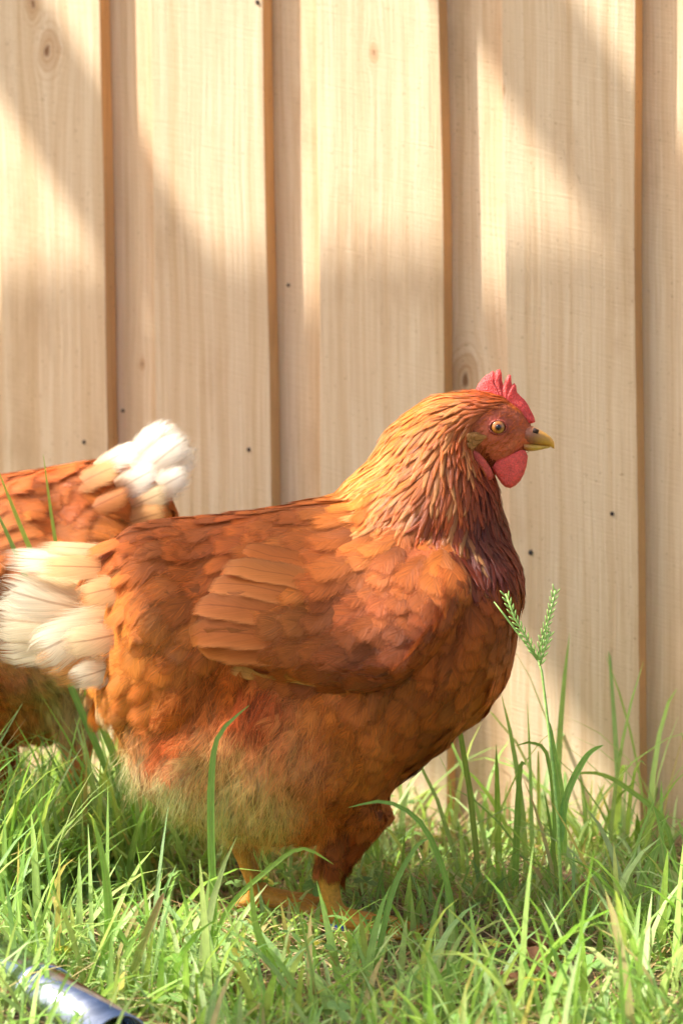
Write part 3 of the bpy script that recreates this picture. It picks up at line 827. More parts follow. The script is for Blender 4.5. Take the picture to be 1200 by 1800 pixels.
    # ---- wings
    for sgn in (1, -1):
        WV = np.array([(v[0], v[1] * sgn, v[2]) for v in WING_V]); WF = [f if sgn > 0 else f[::-1] for f in WING_F]
        wc = np.tile(np.array(srgb(165, 84, 42)), (len(WV), 1))
        wing = mesh_obj('wing', warp(WV), WF, M['skin'], hen, wc)
        fb = Batch()
        def put(V, Cc, U, mat, nm, sgn=sgn, fb=fb, wing=wing):
            if sgn < 0:
                V = V * np.array([1, -1, 1]); fb.add(V[:, :], Cc, U)
            else: mesh_obj(nm, warp(V), FA, M[mat], wing, Cc, U)
        cam_l = Vector((-HEN0.x, -HY, CAM_H)); flip = True
        def hit(x, y, out=0.0):
            dr = (P(x, y) - cam_l).normalized(); l, nr, _, _ = ALL_BVH.ray_cast(cam_l, dr)
            if l is None: l = P(x, y, -.06)
            return l - dr * out
        # flight feathers: root, tip, width, root colour, tip colour, stand-off at root and tip
        FL = [((665, 1196), (470, 1180), 40, (226, 176, 112), (236, 196, 140), .0005, .0045), ((600, 1198), (408, 1176), 32, (196, 118, 60), (226, 170, 108), .003, .004),
              ((600, 1192), (500, 1180), 34, (190, 112, 54), (210, 140, 74), .001, .0055),
              ((590, 1152), (342, 1142), 66, (180, 98, 48), (190, 108, 56), .0008, .0036), ((590, 1130), (334, 1108), 64, (186, 104, 52), (196, 114, 60), .0010, .0064),
              ((590, 1102), (346, 1076), 62, (190, 108, 56), (200, 118, 64), .0010, .0088), ((595, 1072), (372, 1044), 60, (194, 112, 60), (206, 126, 70), .0010, .0110),
              ((600, 1044), (404, 1012), 58, (198, 116, 62), (212, 134, 78), .0008, .0128), ((590, 1012), (430, 984), 54, (190, 106, 52), (198, 116, 60), .0006, .0130)]
        for (a, b, W, c0, c1, o0, o1) in FL:
            A = hit(*a); B = hit(*b); dv = (B - A); fk = np.array([.92, .82, .5]) if b[0] < 450 and W > 40 else np.array([.95, .85, .75])
            V, Cc, U = feather_on(ALL_BVH, A, dv.normalized(), dv.length * 1.02, W * MPP, 'flight', o0, o1, np.array(srgb(*c0)) * fk, np.array(srgb(*c1)) * fk, .02, rnd,
                                  np.array(srgb(206, 134, 72)) if b[0] < 420 else None, 0.0)
            lap_shade = np.tile(np.array([.66, .84, 1.0, 1.08, 1.22]), 7)[:, None]  # overlap shade painted across the vane, from dark edge to light edge
            put(V, np.clip(Cc * (lap_shade if flip else lap_shade[::-1]), 0, 1), U, 'flight', 'flight_feather')
        for p, nn, x, y, d, L, W, fl, col in scatter(np.array([tuple(v) for v in WING_V]), WING_F, flow_wing, 6000, seed + 5, .30, lambda x, y, p: x < 490 and y > 985):
            v = 1 + rnd.uniform(-.17, .16) + .14 * math.sin(x * .031 + y * .047); hue = rnd.uniform(-.05, .06); c = np.clip(col * v * np.array([1, 1 - hue, 1 - hue]), 0, 1)
            jit = rnd.gauss(0, .09); dd = np.array([d[0] - jit * d[1], d[1] + jit * d[0]]); dv = side_dir(dd, p)
            big = rnd.uniform(1.05, 1.4); L3 = L * MPP * big * 1.2; W3 = W * MPP * big * 1.15
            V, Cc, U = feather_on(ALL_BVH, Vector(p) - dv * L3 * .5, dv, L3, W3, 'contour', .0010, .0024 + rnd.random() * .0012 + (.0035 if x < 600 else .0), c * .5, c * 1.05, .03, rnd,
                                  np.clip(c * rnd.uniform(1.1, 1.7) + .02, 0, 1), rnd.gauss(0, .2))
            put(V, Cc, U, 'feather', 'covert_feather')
        fb.build('wing_plumage', M['feather'], wing, warp)
    # ---- tail
    for (a, b, ya, yb, W, c0, c1, tilt, prof) in tail:
        A = P(*a, ya); B = P(*b, yb); nr = Vector((0, -math.cos(R(tilt)), math.sin(R(tilt))))
        V, Cc, U = feather_free(A, B, nr, W * MPP, prof, rnd.uniform(-.02, .05), np.array(srgb(*c0)), np.array(srgb(*c1)), rnd.uniform(.06, .14), rnd,
                                np.clip(np.array(srgb(*c1)) * .96 + np.array([.03, .015, 0]), 0, 1))
        mesh_obj('tail_feather', warp(V), FA, M['tail'], hen, Cc, U)
    # coverts that spring from the rump and lie over the tail roots
    if not rear:
        for p, nn, x, y, d, L, W, fl, col in scatter(BODY_V, BODY_F, flow_body, 9000, seed + 9, .42, lambda x, y, p: x > 290 or y > 1240 or y < 930 or p[1] > .03):
            nn = Vector(nn); dv = side_dir(d, p); dv = (dv - nn * dv.dot(nn))
            if dv.length < .2: continue
            dv.normalize(); L3 = rnd.uniform(82, 120) * MPP; root = Vector(p) - dv * L3 * .35 - nn * .002; tip = root + dv * L3 + nn * rnd.uniform(.002, .007) + Vector((-.008, 0, -.004))
            c = np.clip(col * rnd.uniform(.85, 1.2), 0, .93); pale = np.array(srgb(228, 186, 130)) if (x < 225 and y > 1000 and rnd.random() < .45) else c * 1.08
            V, Cc, U = feather_free(root, tip, nn, rnd.uniform(48, 64) * MPP, 'contour', rnd.uniform(-.03, .03), c * .9, pale, .08, rnd)
            mesh_obj('tail_covert', warp(V), FA, M['feather'], hen, Cc, U)
    # ---- head furniture
    def flat(nm, outline, y_mid, thick, mat, parent=hen, taper=.35, mid=None):
        """a fleshy blade: outline in the side view, thick in the middle, thin at the rim"""
        n = len(outline); cx = sum(p[0] for p in outline) / n; cy_ = sum(p[1] for p in outline) / n
        if mid: cx, cy_ = mid
        V = []; F = []
        lv = [(1.0, .0), (.96, .55), (.8, .85), (.45, 1.0)]
        for sg in (-1, 1):
            for (k, h) in lv[(1 if sg > 0 else 0):]:
                for (x, y) in outline: V.append(P(cx + (x - cx) * k, cy_ + (y - cy_) * k, y_mid + sg * thick * h))
            V.append(P(cx, cy_, y_mid + sg * thick))
        L = [0, n, 2 * n, 3 * n]
        for i in range(3):
            for k in range(n): F.append((L[i] + k, L[i] + (k + 1) % n, L[i + 1] + (k + 1) % n, L[i + 1] + k))
        for k in range(n): F.append((L[3] + k, L[3] + (k + 1) % n, 4 * n))
        o2 = 4 * n + 1; L2 = [0, o2, o2 + n, o2 + 2 * n]
        for i in range(3):
            for k in range(n): F.append((L2[i] + (k + 1) % n, L2[i] + k, L2[i + 1] + k, L2[i + 1] + (k + 1) % n))
        for k in range(n): F.append((L2[3] + (k + 1) % n, L2[3] + k, o2 + 3 * n))
        return mesh_obj(nm, warp(np.array([tuple(v) for v in V])), F, mat, parent)
    z = lambda pts: [(600 + a / 2.667, 600 + b / 2.667) for a, b in pts]
    comb_outline = z([(632, 262), (628, 228), (642, 198), (664, 170), (682, 154), (693, 152), (705, 139), (713, 139), (717, 152), (727, 134), (742, 130), (750, 148), (752, 186), (758, 206), (768, 182), (782, 156), (794, 158), (796, 190), (800, 206), (808, 194), (818, 206), (822, 238), (838, 256), (856, 272), (872, 294), (886, 322), (902, 352), (908, 378), (880, 388), (830, 360), (770, 300), (700, 276)])
    V = []; F = []                                  # comb: a serrated plate with a thick base
    base = P(*z([(770, 300)])[0]); nO = len(comb_outline)
    mids = [(x + (850 + (i / nO) * 30 - x) * .22, y + (735 - y) * .22) for i, (x, y) in enumerate(comb_outline)]
    for sg in (-1, 1):
        for (x, y) in comb_outline: V.append(P(x, y, sg * .0009))
        for (x, y) in mids: V.append(P(x, y, sg * .0028))
        V.append(P(886, 712, sg * .0042))
    m_ = 2 * nO + 1
    for s0, fl in ((0, False), (m_, True)):
        for k in range(nO):
            k2 = (k + 1) % nO; q = (s0 + k, s0 + k2, s0 + nO + k2, s0 + nO + k); F.append(q[::-1] if fl else q)
            t = (s0 + nO + k, s0 + nO + k2, s0 + 2 * nO); F.append(t[::-1] if fl else t)
    for k in range(nO): k2 = (k + 1) % nO; F.append((k2, k, m_ + k, m_ + k2))
    mesh_obj('comb', warp(np.array([tuple(v) for v in V])), F, M['comb'], hen)
    wat = z([(700, 592), (716, 566), (745, 545), (790, 528), (835, 508), (856, 510), (868, 536), (862, 580), (850, 618), (832, 650), (808, 674), (786, 685), (762, 680), (744, 664), (728, 640), (710, 612)])
    flat('wattle', wat, -.0105, .0034, M['wattle']); flat('wattle', [(x + 4, y + 2) for x, y in wat], .0105, .0034, M['wattle'])
    lob = z([(592, 520), (610, 506), (640, 524), (668, 556), (690, 590), (704, 622), (698, 646), (678, 650), (655, 628), (630, 600), (604, 566)])
    tuft = z([(582, 452), (596, 436), (630, 430), (662, 440), (682, 462), (684, 484), (664, 500), (636, 500), (606, 484), (588, 470)])
    for sg in (-1, 1):
        flat('ear_lobe', lob, sg * .0205, .0032, M['lobe'])
    # eyes, set in the side of the head
    camp = Vector((-HEN0.x, -HY, CAM_H))
    for sg in (-1, 1):
        ex, ey = 600 + 733 / 2.667, 600 + 403 / 2.667
        l, nr, _, _ = BODY_BVH.ray_cast(camp, (P(ex, ey) - camp).normalized())
        l = Vector((l.x, l.y * (1 if sg < 0 else -1), l.z))
        bm = bmesh.new(); bmesh.ops.create_uvsphere(bm, u_segments=24, v_segments=16, radius=.0057)
        for v in bm.verts: v.co.y *= .62
        eye = bm_obj('eye', bm, M['iris'], hen, True)
        wl_ = warp(np.array([tuple(l + Vector((0, -sg * .0012 * -1, 0)))]))[0]; eye.location = wl_
        bm = bmesh.new(); bmesh.ops.create_uvsphere(bm, u_segments=10, v_segments=8, radius=.0023, matrix=Matrix.Translation((0, sg * .0027, 0)))
        for v in bm.verts: v.co.y = sg * .0027 + (v.co.y - sg * .0027) * .55
        bm_obj('pupil', bm, M['pupil'], eye, True)
        V = []; F = []; n1, n2 = 28, 8
        for a in range(n1):
            f = 2 * math.pi * a / n1; rx = .0063 * (1 + .10 * abs(math.cos(f))); rz_ = .0054
            for b in range(n2):
                g = 2 * math.pi * b / n2; rr = .0011
                V.append((math.cos(f) * (rx + rr * math.cos(g)), sg * (.0006 + rr * 1.0 * math.sin(g)), math.sin(f) * (rz_ + rr * math.cos(g))))
        for a in range(n1):
            for b in range(n2): F.append((a * n2 + b, ((a + 1) % n1) * n2 + b, ((a + 1) % n1) * n2 + (b + 1) % n2, a * n2 + (b + 1) % n2))
        mesh_obj('eyelid', V, F, M['rim'], eye)
        # ear coverts: a tuft of tiny tan feathers
        for q in range(9):
            a = (603 + 217 + rnd.uniform(0, 14) , 768 + rnd.uniform(-3, 16)); 
            l2, _, _, _ = BODY_BVH.ray_cast(camp, (P(*a) - camp).normalized())
            if l2 is None: continue
            l2 = Vector((l2.x, l2.y * (1 if sg < 0 else -1), l2.z)); tc = np.array(srgb(214, 150, 84)) * rnd.uniform(.8, 1.1)
            V, Cc, U = feather_on(BODY_BVH, l2 + Vector((.010, 0, .001)), Vector((-1, 0, -.1 + rnd.uniform(-.3, .3))), .013, .008, 'contour', .001, .0045, tc, tc, .15, rnd)
            mesh_obj('ear_feather', warp(V), FA, M['feather'], hen, Cc, U)
    # bristles on the cheeks and brow
    pts, nrm = sample_surface(BODY_V, BODY_F, 60000, npr); x, y = view_px_arr(pts)
    ok = (x > 822) & (x < 935) & (y > 705) & (y < 842) & (np.hypot(x - 875, y - 751) > 21)
    ok &= np.array([inside(FACE_POLY, a, b) for a, b in zip(x, y)]) if len(x) else ok
    pts, nrm, x, y = pts[ok], nrm[ok], x[ok], y[ok]; m = len(pts)
    dv = np.stack([-np.ones(m), np.zeros(m), -.55 * np.ones(m)], -1) + npr.normal(0, .25, (m, 3)); dv -= nrm * (dv * nrm).sum(1)[:, None]; dv /= np.linalg.norm(dv, axis=1)[:, None]
    sd = np.cross(nrm, dv) * .00022; ln = npr.uniform(.003, .007, (m, 1)); cc = np.array(srgb(204, 110, 56)) * npr.uniform(.6, 1.3, (m, 1))
    BV = np.empty((m, 3, 2, 3))
    for i, t in enumerate((0, .5, 1)):
        c0 = pts + dv * ln * t + nrm * (.0003 + ln * .25 * t); BV[:, i, 0] = c0 - sd * (1 - .7 * t); BV[:, i, 1] = c0 + sd * (1 - .7 * t)
    i0 = (np.arange(m) * 6)[:, None] + np.array([0, 2])[None, :]
    o = mesh_obj('face_bristles', warp(BV.reshape(-1, 3)), np.stack([i0, i0 + 2, i0 + 3, i0 + 1], -1).reshape(-1, 4), M['strand'], hen, np.repeat(cc, 6, 0)); o['kind'] = 'stuff'
    # beak
    def beak_part(nm, top, bot, wid, cols_):
        rings = []; cc = []; n = 16
        for (xa, ya), (xb, yb), w, co in zip(top, bot, wid, cols_):
            rings.append([P((xa + xb) / 2 + (xa - xb) / 2 * math.cos(f), (ya + yb) / 2 + (ya - yb) / 2 * math.cos(f), w * MPP * math.copysign(abs(math.sin(f)) ** .8, math.sin(f))) for f in np.linspace(0, 2 * math.pi, n, endpoint=False)])
            cc += [np.array(srgb(*co))] * n
        V, F = ring_loft(rings); return mesh_obj(nm, warp(np.array([tuple(v) for v in V])), F, M['beak'], hen, np.array(cc))
    bk = beak_part('beak', z([(860, 392), (895, 396), (925, 412), (955, 428), (980, 448), (996, 470), (998, 488)]),
              z([(846, 478), (888, 486), (922, 489), (952, 490), (978, 494), (992, 502), (997, 504)]), [26, 24, 20, 15.5, 10.5, 5.5, 1.5],
              [(170, 96, 66), (160, 104, 70), (186, 132, 66), (210, 152, 62), (218, 158, 60), (220, 162, 66), (224, 172, 88)])
    beak_part('lower_beak', z([(846, 470), (885, 478), (915, 482), (945, 485), (976, 490)]), z([(852, 512), (884, 516), (912, 513), (940, 507), (974, 499)]), [23, 21, 17, 12, 5],
              [(176, 110, 60), (200, 150, 64), (210, 164, 70), (212, 166, 76), (214, 170, 80)])
    for sg in (-1, 1):
        V, F = tube([P(*z([(892, 416)])[0], sg * .0102), P(*z([(918, 424)])[0], sg * .0092)], [.0022, .0016], 8, .45)
        mesh_obj('nostril', warp(np.array([tuple(v) for v in V])), F, M['nostril'], bk)
    return hen

ident = lambda V: np.asarray(V)
W_, WB, BF, RU = (234, 219, 188), (226, 196, 148), (216, 160, 98), (186, 108, 52)
TAIL1 = [  # root, tip, y at root, y at tip, width, colours, tilt, profile
 ((300, 985), (22, 1004), .020, .035, 80, BF, WB, 40, 'broad'), ((300, 1010), (-24, 1078), .012, .030, 96, WB, W_, 20, 'broad'),
 ((300, 968), (58, 946), -.008, -.006, 58, RU, WB, 60, 'contour'), ((300, 982), (2, 966), -.014, -.020, 78, BF, W_, 45, 'flight'),
 ((290, 1000), (66, 984), -.026, -.030, 70, RU, (230, 186, 126), 40, 'contour'),
 ((290, 1105), (-30, 1128), -.004, .006, 104, WB, W_, 12, 'flight'), ((285, 1085), (-36, 1080), .000, .004, 100, WB, W_, 16, 'flight'),
 ((295, 1080), (0, 1020), -.022, -.032, 106, BF, W_, 22, 'flight'), ((290, 1040), (62, 1144), -.040, -.050, 112, BF, W_, 15, 'flight'),
 ((270, 1110), (62, 1166), -.020, -.024, 74, BF, (206, 140, 76), 5, 'contour'), ((270, 1120), (90, 1190), -.028, -.032, 66, BF, (212, 156, 92), 0, 'contour'),
 ((290, 1080), (118, 1118), -.052, -.060, 80, RU, WB, 20, 'contour'), ((280, 1130), (132, 1184), -.052, -.058, 68, BF, W_, 5, 'contour'),
 ((300, 1010), (140, 1040), -.046, -.052, 72, RU, (222, 170, 110), 30, 'contour'),
]
build_hen('hen', 'russet hen with red comb standing side-on in front, facing right', HEN0, 0, 5, TAIL1, ident, 290, 'two brown hens', 90000)

# the second hen: head down and out of the picture to the left, tail up
def warp2(V):
    V = np.array(V, dtype=float); c = P(520, 1300); a = R(-14)
    w = np.clip((V[:, 2] - .055) / .06, 0, 1); w = w * w * (3 - 2 * w); a = a * w
    x, z = V[:, 0] - c.x, V[:, 2] - c.z
    V[:, 0] = c.x + x * np.cos(a) - z * np.sin(a) * -1 * -1; V[:, 2] = c.z + x * np.sin(a) + z * np.cos(a)
    k = np.clip((V[:, 2] - .04) / .05, 0, 1); V[:, 2] += k * .055 * np.clip(1 - (V[:, 2] - .06) / .22, 0, 1)
    return V
W2 = (246, 236, 216)
TAIL2 = [
 ((260, 985), (140, 878), .014, .016, 84, WB, W2, 25, 'contour'), ((255, 990), (112, 880), .006, .008, 88, WB, W2, 15, 'flight'),
 ((260, 990), (96, 892), -.006, -.006, 88, WB, W2, 25, 'contour'), ((255, 1005), (84, 918), -.014, -.018, 84, W_, W2, 18, 'flight'),
 ((255, 1015), (80, 948), -.012, -.014, 80, W_, W2, 12, 'contour'), ((260, 1030), (98, 982), -.020, -.026, 76, WB, W2, 15, 'contour'),
 ((310, 950), (176, 905), -.036, -.040, 84, BF, W2, 45, 'contour'), ((300, 1000), (150, 958), -.048, -.054, 76, BF, W2, 25, 'contour'),
 ((290, 1030), (140, 1004), -.054, -.060, 72, RU, WB, 20, 'contour'), ((300, 1060), (150, 1045), -.062, -.066, 70, RU, BF, 15, 'contour'),
 ((340, 965), (220, 935), -.054, -.058, 74, RU, BF, 40, 'contour'), ((330, 1010), (210, 985), -.064, -.066, 66, RU, (200, 126, 66), 30, 'contour'),
]
def mirror_tail(t): return [(a, b, -ya, -yb, W, c0, c1, 180 - tl, pr) for (a, b, ya, yb, W, c0, c1, tl, pr) in t]
# facing left: turned about, so its seen flank is the one modelled as the far side
hen2_y = 2.12
h2x = ray_plane(308, 900, hen2_y).x + P(205, 960).x
build_hen('hen', 'russet hen with white tail feathers, head out of picture at left', Vector((h2x, hen2_y, 0)), math.pi, 23,
          TAIL2[2:4] + mirror_tail(TAIL2), warp2, 60, 'two brown hens', 20000, True).scale = (1.07,) * 3

# leg ring on the front hen
def leg_ring():
    hen = bpy.data.objects['hen']; c = P(594, 1608, LEG_NEAR['y'])
    V = []; F = []; n1, n2 = 24, 6
    for a in range(n1):
        f = 2 * math.pi * a / n1
        for b in range(n2):
            g = 2 * math.pi * b / n2; V.append((c.x + math.cos(f) * (.0105 + .0014 * math.cos(g)), c.y + math.sin(f) * (.0105 + .0014 * math.cos(g)), c.z + .0032 * math.sin(g)))
    for a in range(n1):
        for b in range(n2): F.append((a * n2 + b, ((a + 1) % n1) * n2 + b, ((a + 1) % n1) * n2 + (b + 1) % n2, a * n2 + (b + 1) % n2))
    o = mesh_obj('leg_ring', V, F, M['band'], hen); o['label'] = 'blue plastic ring round the near shank'
leg_ring()

# ------------------------------------------------------------------ grass
def blades(root, height, width, az, lean, bend, twist, col, col_tip, rows=6):
    """vectorised folded blades -> verts, faces, colours, uvs"""
    n = len(root); ts = np.linspace(0, 1, rows); V = np.empty((n, rows, 3, 3)); Cc = np.empty((n, rows, 3, 3)); U = np.empty((n, rows, 3, 2))
    dx, dy = np.cos(az), np.sin(az); ang = lean.copy(); p = root.copy(); fid = np.arange(n) % 4000
    for i, t in enumerate(ts):
        if i:
            st = height / (rows - 1); a2 = lean + bend * t ** 1.5
            p = p + np.stack([dx * np.sin(a2) * st, dy * np.sin(a2) * st, np.cos(a2) * st], -1)
        w = width * np.interp(t, [0, .15, .5, .8, 1], [.75, 1, .92, .55, .04]) * .5
        tw = az + math.pi / 2 + twist * t
        sx, sy = np.cos(tw), np.sin(tw)
        for k, c in enumerate((-1, 0, 1)):
            V[:, i, k] = p + np.stack([sx * w * c, sy * w * c, np.abs(c) * w * .28], -1)
            f = t ** 1.2; Cc[:, i, k] = col * (1 - f) + col_tip * f
            U[:, i, k, 0] = fid + .5 + c * .499; U[:, i, k, 1] = t * 3
    i0 = (np.arange(n) * rows * 3)[:, None, None]; r = np.arange(rows - 1)[None, :, None] * 3; k = np.arange(2)[None, None, :]
    a = i0 + r + k; F = np.stack([a, a + 1, a + 4, a + 3], -1).reshape(-1, 4)
    return V.reshape(-1, 3), F, Cc.reshape(-1, 3), U.reshape(-1, 2)

def fence_y(x): return FY - x * math.tan(TH)
GREENS = np.array([srgb(*c) for c in [(132, 172, 62), (152, 184, 78), (164, 196, 88), (126, 160, 74), (182, 204, 100), (146, 178, 100), (190, 204, 128)]])
def grass_field(seed, n, hmin, hmax, wmin, wmax, x0, x1, y0, y1, tall_fence=0.0, lean=.5, bend=1.2, free=False):
    r = np.random.default_rng(seed); x = r.uniform(x0, x1, n); y = r.uniform(y0, y1, n)
    patch = np.sin(x * 11 + 1) * np.sin(y * 13 + 2) + .6 * np.sin(x * 27 + y * 19)
    keep = (y < fence_y(x) - .012) & (r.random(n) < np.clip(.75 + .35 * patch, .25, 1))
    keep &= np.hypot(x, y) > .75
    keep &= ~((np.abs((x + .25) * .63 + (y - 1.62) * .77) < .035) & (x < -.13) & (y < 1.72) & (r.random(n) < .02))
    gl = on_ground(930, 1700); keep &= ~((np.hypot(x - gl.x, y - gl.y) < .055) & (r.random(n) < .8))
    x, y, patch = x[keep], y[keep], patch[keep]; m = len(x)
    h = r.uniform(hmin, hmax, m) * (1 + .25 * patch.clip(-1, 1))
    dfence = (fence_y(x) - y) * math.cos(TH)
    h *= 1 + tall_fence * np.exp(-(dfence / .12) ** 2)
    h *= 1 - .48 * ((x > .06) & (dfence < .30)) * (not free)
    # the hens keep the grass under them low; blades in front of them stay under the belly
    for cx, cy_, hx, lim in ((HEN0.x + .02, HY, .20, .05), (h2x, hen2_y, .22, .085)):
        under = (np.abs(x - cx) < hx) & (np.abs(y - cy_) < .11); h[under] = np.minimum(h[under], lim)
    fr = (y < HY - .04) & (x < .10) & (x > -.17); h[fr] = h[fr] if free else np.minimum(h[fr], .055 + .04 * r.random(fr.sum()))
    fl_ = (y < HY) & (np.abs(x + .02) < .07); h[fl_] = h[fl_] if free else np.minimum(h[fl_], .065)
    q1 = (np.abs(x - gl.x) < .06) & (y > gl.y - .13) & (y < gl.y + .05); h[q1] = np.minimum(h[q1], .022 + .03 * (r.random(q1.sum()) < .12))
    g2 = on_ground(400, 1630); q2 = (((x - g2.x) / .085) ** 2 + ((y - g2.y) / .07) ** 2 < 1); h[q2] = h[q2] if free else np.minimum(h[q2], .018 + .05 * (r.random(q2.sum()) < .15))
    w = r.uniform(wmin, wmax, m); az = r.uniform(0, 2 * math.pi, m)
    ln = np.abs(r.normal(.15, lean, m)).clip(0, 1.25); bd = r.uniform(.1, bend, m); tw = r.normal(0, .8, m)
    c = GREENS[r.integers(0, len(GREENS), m)] * r.uniform(.8, 1.2, (m, 1)) * np.array([.90, 1.02, 1.10]); dry = r.random(m) < .07
    c[dry] = np.array(srgb(196, 172, 110)) * r.uniform(.8, 1.1, (dry.sum(), 1))
    ct = c * r.uniform(.95, 1.25, (m, 1)); yt = r.random(m) < .15; ct[yt] = ct[yt] * .5 + np.array(srgb(206, 196, 110)) * .5
    base = c * .6 + np.array(srgb(186, 186, 128)) * .4
    root = np.stack([x, y, ground_z(x, y) - .008], -1)
    return blades(root, h, w, az, ln, bd, tw, base, ct)
def join(parts):
    V, F, Cc, U = [], [], [], []; n = 0
    for v, f, c, u in parts: V.append(v); F.append(f + n); Cc.append(c); U.append(u); n += len(v)
    return np.concatenate(V), np.concatenate(F), np.concatenate(Cc), np.concatenate(U)
V, F, Cc, U = join([
    grass_field(1, 14000, .025, .065, .0016, .0034, -.75, .75, 1.35, 2.75, .3, .75, 1.5),
    grass_field(2, 9500, .05, .12, 0.0028, .0056, -.75, .75, 1.35, 2.75, .35, .5, 1.4),
    grass_field(3, 1500, .09, .15, .0038, .0076, -.75, .75, 1.35, 2.75, .3, .4, 1.5),
    grass_field(5, 1500, .11, .20, .003, .0066, -.38, -.17, 1.84, 2.04, 0, .35, 1.3),
    grass_field(6, 80, .12, .21, .003, .0066, .10, .40, 1.90, 2.16, 0, .3, 1.3, True),
    grass_field(7, 330, .07, .13, .0038, .0070, -.26, .36, 1.50, 1.73, 0, .5, 1.6, True),
    grass_field(4, 9000, .04, .10, .003, .006, -2.6, 2.6, .4, 3.6, .3, .5, 1.3)])
tag(mesh_obj('grass', V, F, M['grass'], None, Cc, U), 'rough green grass growing over the yard', 'grass', kind='stuff')

# dry thatch lying between the blades
def thatch():
    r = np.random.default_rng(8); n = 8500
    x = r.uniform(-.75, .75, n); y = r.uniform(1.35, 2.7, n); k = (y < fence_y(x) - .01); x, y = x[k], y[k]; n = len(x)
    root = np.stack([x, y, ground_z(x, y) + r.uniform(-.002, .012, n)], -1)
    c = np.array([srgb(*q) for q in [(196, 170, 122), (176, 142, 96), (212, 190, 148), (150, 112, 74), (160, 124, 88)]])[r.integers(0, 5, n)] * r.uniform(.75, 1.1, (n, 1))
    return blades(root, r.uniform(.03, .10, n), r.uniform(.0008, .0022, n), r.uniform(0, 6.28, n), r.uniform(1.25, 1.55, n), r.uniform(-.35, .4, n), r.normal(0, .8, n), c, c * 1.05)
V, F, Cc, U = thatch()
tag(mesh_obj('dry_thatch', V, F, M['straw'], None, Cc, U), 'dry straw-coloured thatch lying among the grass', 'thatch', kind='stuff')

# small round-leaved weeds low in the grass
def clover():
    r = np.random.default_rng(9); V, F, Cc, U = [], [], [], []; n0 = 0
    for i in range(650):
        x, y = r.uniform(-.75, .75), r.uniform(1.35, 2.5)
        if y > fence_y(x) - .02: continue
        if math.sin(x * 8 + 2) + math.sin(y * 9 + x * 4) < -.1: continue
        h = r.uniform(.012, .04); s = r.uniform(.003, .0062); c = np.array(srgb(138, 176, 96)) * r.uniform(.7, 1.2)
        if r.random() < .1: c = np.array(srgb(190, 180, 80))
        a0 = r.uniform(0, 6.28); tl = r.normal(0, .35, 2)
        for q in range(3):
            a = a0 + q * 2.094; ctr = np.array([x + math.cos(a) * s, y + math.sin(a) * s, h + tl[0] * math.cos(a) * s + tl[1] * math.sin(a) * s])
            ring = [(x, y, h)]
            for b in (-1.9, -1.1, -.45, .45, 1.1, 1.9):
                ring.append((ctr[0] + math.cos(a + b) * s * .85, ctr[1] + math.sin(a + b) * s * .85, ctr[2] + (tl[0] * math.cos(a + b) + tl[1] * math.sin(a + b)) * s * .85 + .0012 * abs(b)))
            V += ring; F.append(tuple(range(n0, n0 + 7))); n0 += 7; Cc += [c] * 7
            U += [(i + .1 * j, .3 * j) for j in range(7)]
    o = mesh_obj('clover', V, F, M['clover'], None, np.array(Cc), np.array(U)); tag(o, 'small round-leaved weeds low in the grass', 'clover', kind='stuff')
clover()

def ribbon(name, path, width, col, col_tip, mat, parent=None, face=Vector((0, -1, 0)), fold=.25, rows=14):
    """one long blade along a 3-D path, folded along its middle"""
    pts = [Vector(p) for p in path]
    # Catmull-Rom through the points
    Q = []
    for i in range(rows):
        t = i / (rows - 1) * (len(pts) - 1); k = min(int(t), len(pts) - 2); f = t - k
        p0, p1, p2, p3 = pts[max(k - 1, 0)], pts[k], pts[k + 1], pts[min(k + 2, len(pts) - 1)]
        Q.append(.5 * ((2 * p1) + (p2 - p0) * f + (2 * p0 - 5 * p1 + 4 * p2 - p3) * f * f + (3 * p1 - p0 - 3 * p2 + p3) * f ** 3))
    V, F, Cc, U = [], [], [], []
    for i, q in enumerate(Q):
        t = i / (rows - 1); d = (Q[min(i + 1, rows - 1)] - Q[max(i - 1, 0)]).normalized(); sd = d.cross(face).normalized(); nn = sd.cross(d)
        w = width * np.interp(t, [0, .1, .55, .85, 1], [.7, 1, .95, .5, .05]) * .5
        for c in (-1, 0, 1):
            V.append(q + sd * w * c + nn * abs(c) * w * fold); Cc.append(np.array(col) * (1 - t) + np.array(col_tip) * t); U.append((.5 + c * .499, t * 4))
    for i in range(rows - 1):
        for k in range(2): a = i * 3 + k; F.append((a, a + 1, a + 4, a + 3))
    return mesh_obj(name, V, F, mat, parent, np.array(Cc), np.array(U))

G1, G2, G3 = srgb(150, 188, 84), srgb(140, 180, 92), srgb(176, 204, 92)
def hero(label, pts, Y, width, c0=G1, c1=G1, face=(0, -1, 0.15), Y2=None):
    n = len(pts); P3 = []
    for i, (px, py) in enumerate(pts):
        yy = Y + ((Y2 if Y2 is not None else Y) - Y) * i / (n - 1); P3.append(ray_plane(px, py, yy))
    b = P3[0].copy(); g = Vector((b.x, Y, -.005))
    if b.z > .012: P3 = [g] + P3
    o = ribbon('grass_blade', [p - g for p in P3], width * .78, c0, c1, M['grass'], None, Vector(face)); o.location = g
    tag(o, label, 'grass blade', 'long single grass blades'); return o
hero("tall straight grass blade crossing the front hen's belly fluff", [(376, 1600), (371, 1480), (372, 1360), (386, 1290), (438, 1240)], 1.64, .0072, G1, G2)
hero('arching grass blade with its tip against the thigh of the front hen', [(800, 1640), (782, 1540), (742, 1450), (680, 1410), (612, 1420)], 1.66, .0058, G2, G2, Y2=1.62)
hero('bent grass blade pointing left across the shank of the front hen', [(480, 1740), (500, 1610), (560, 1510), (610, 1470), (660, 1475), (690, 1520)][:0] or [(350, 1720), (400, 1600), (470, 1530), (530, 1492), (586, 1520)], 1.62, .0048, G1, G3, Y2=1.64)
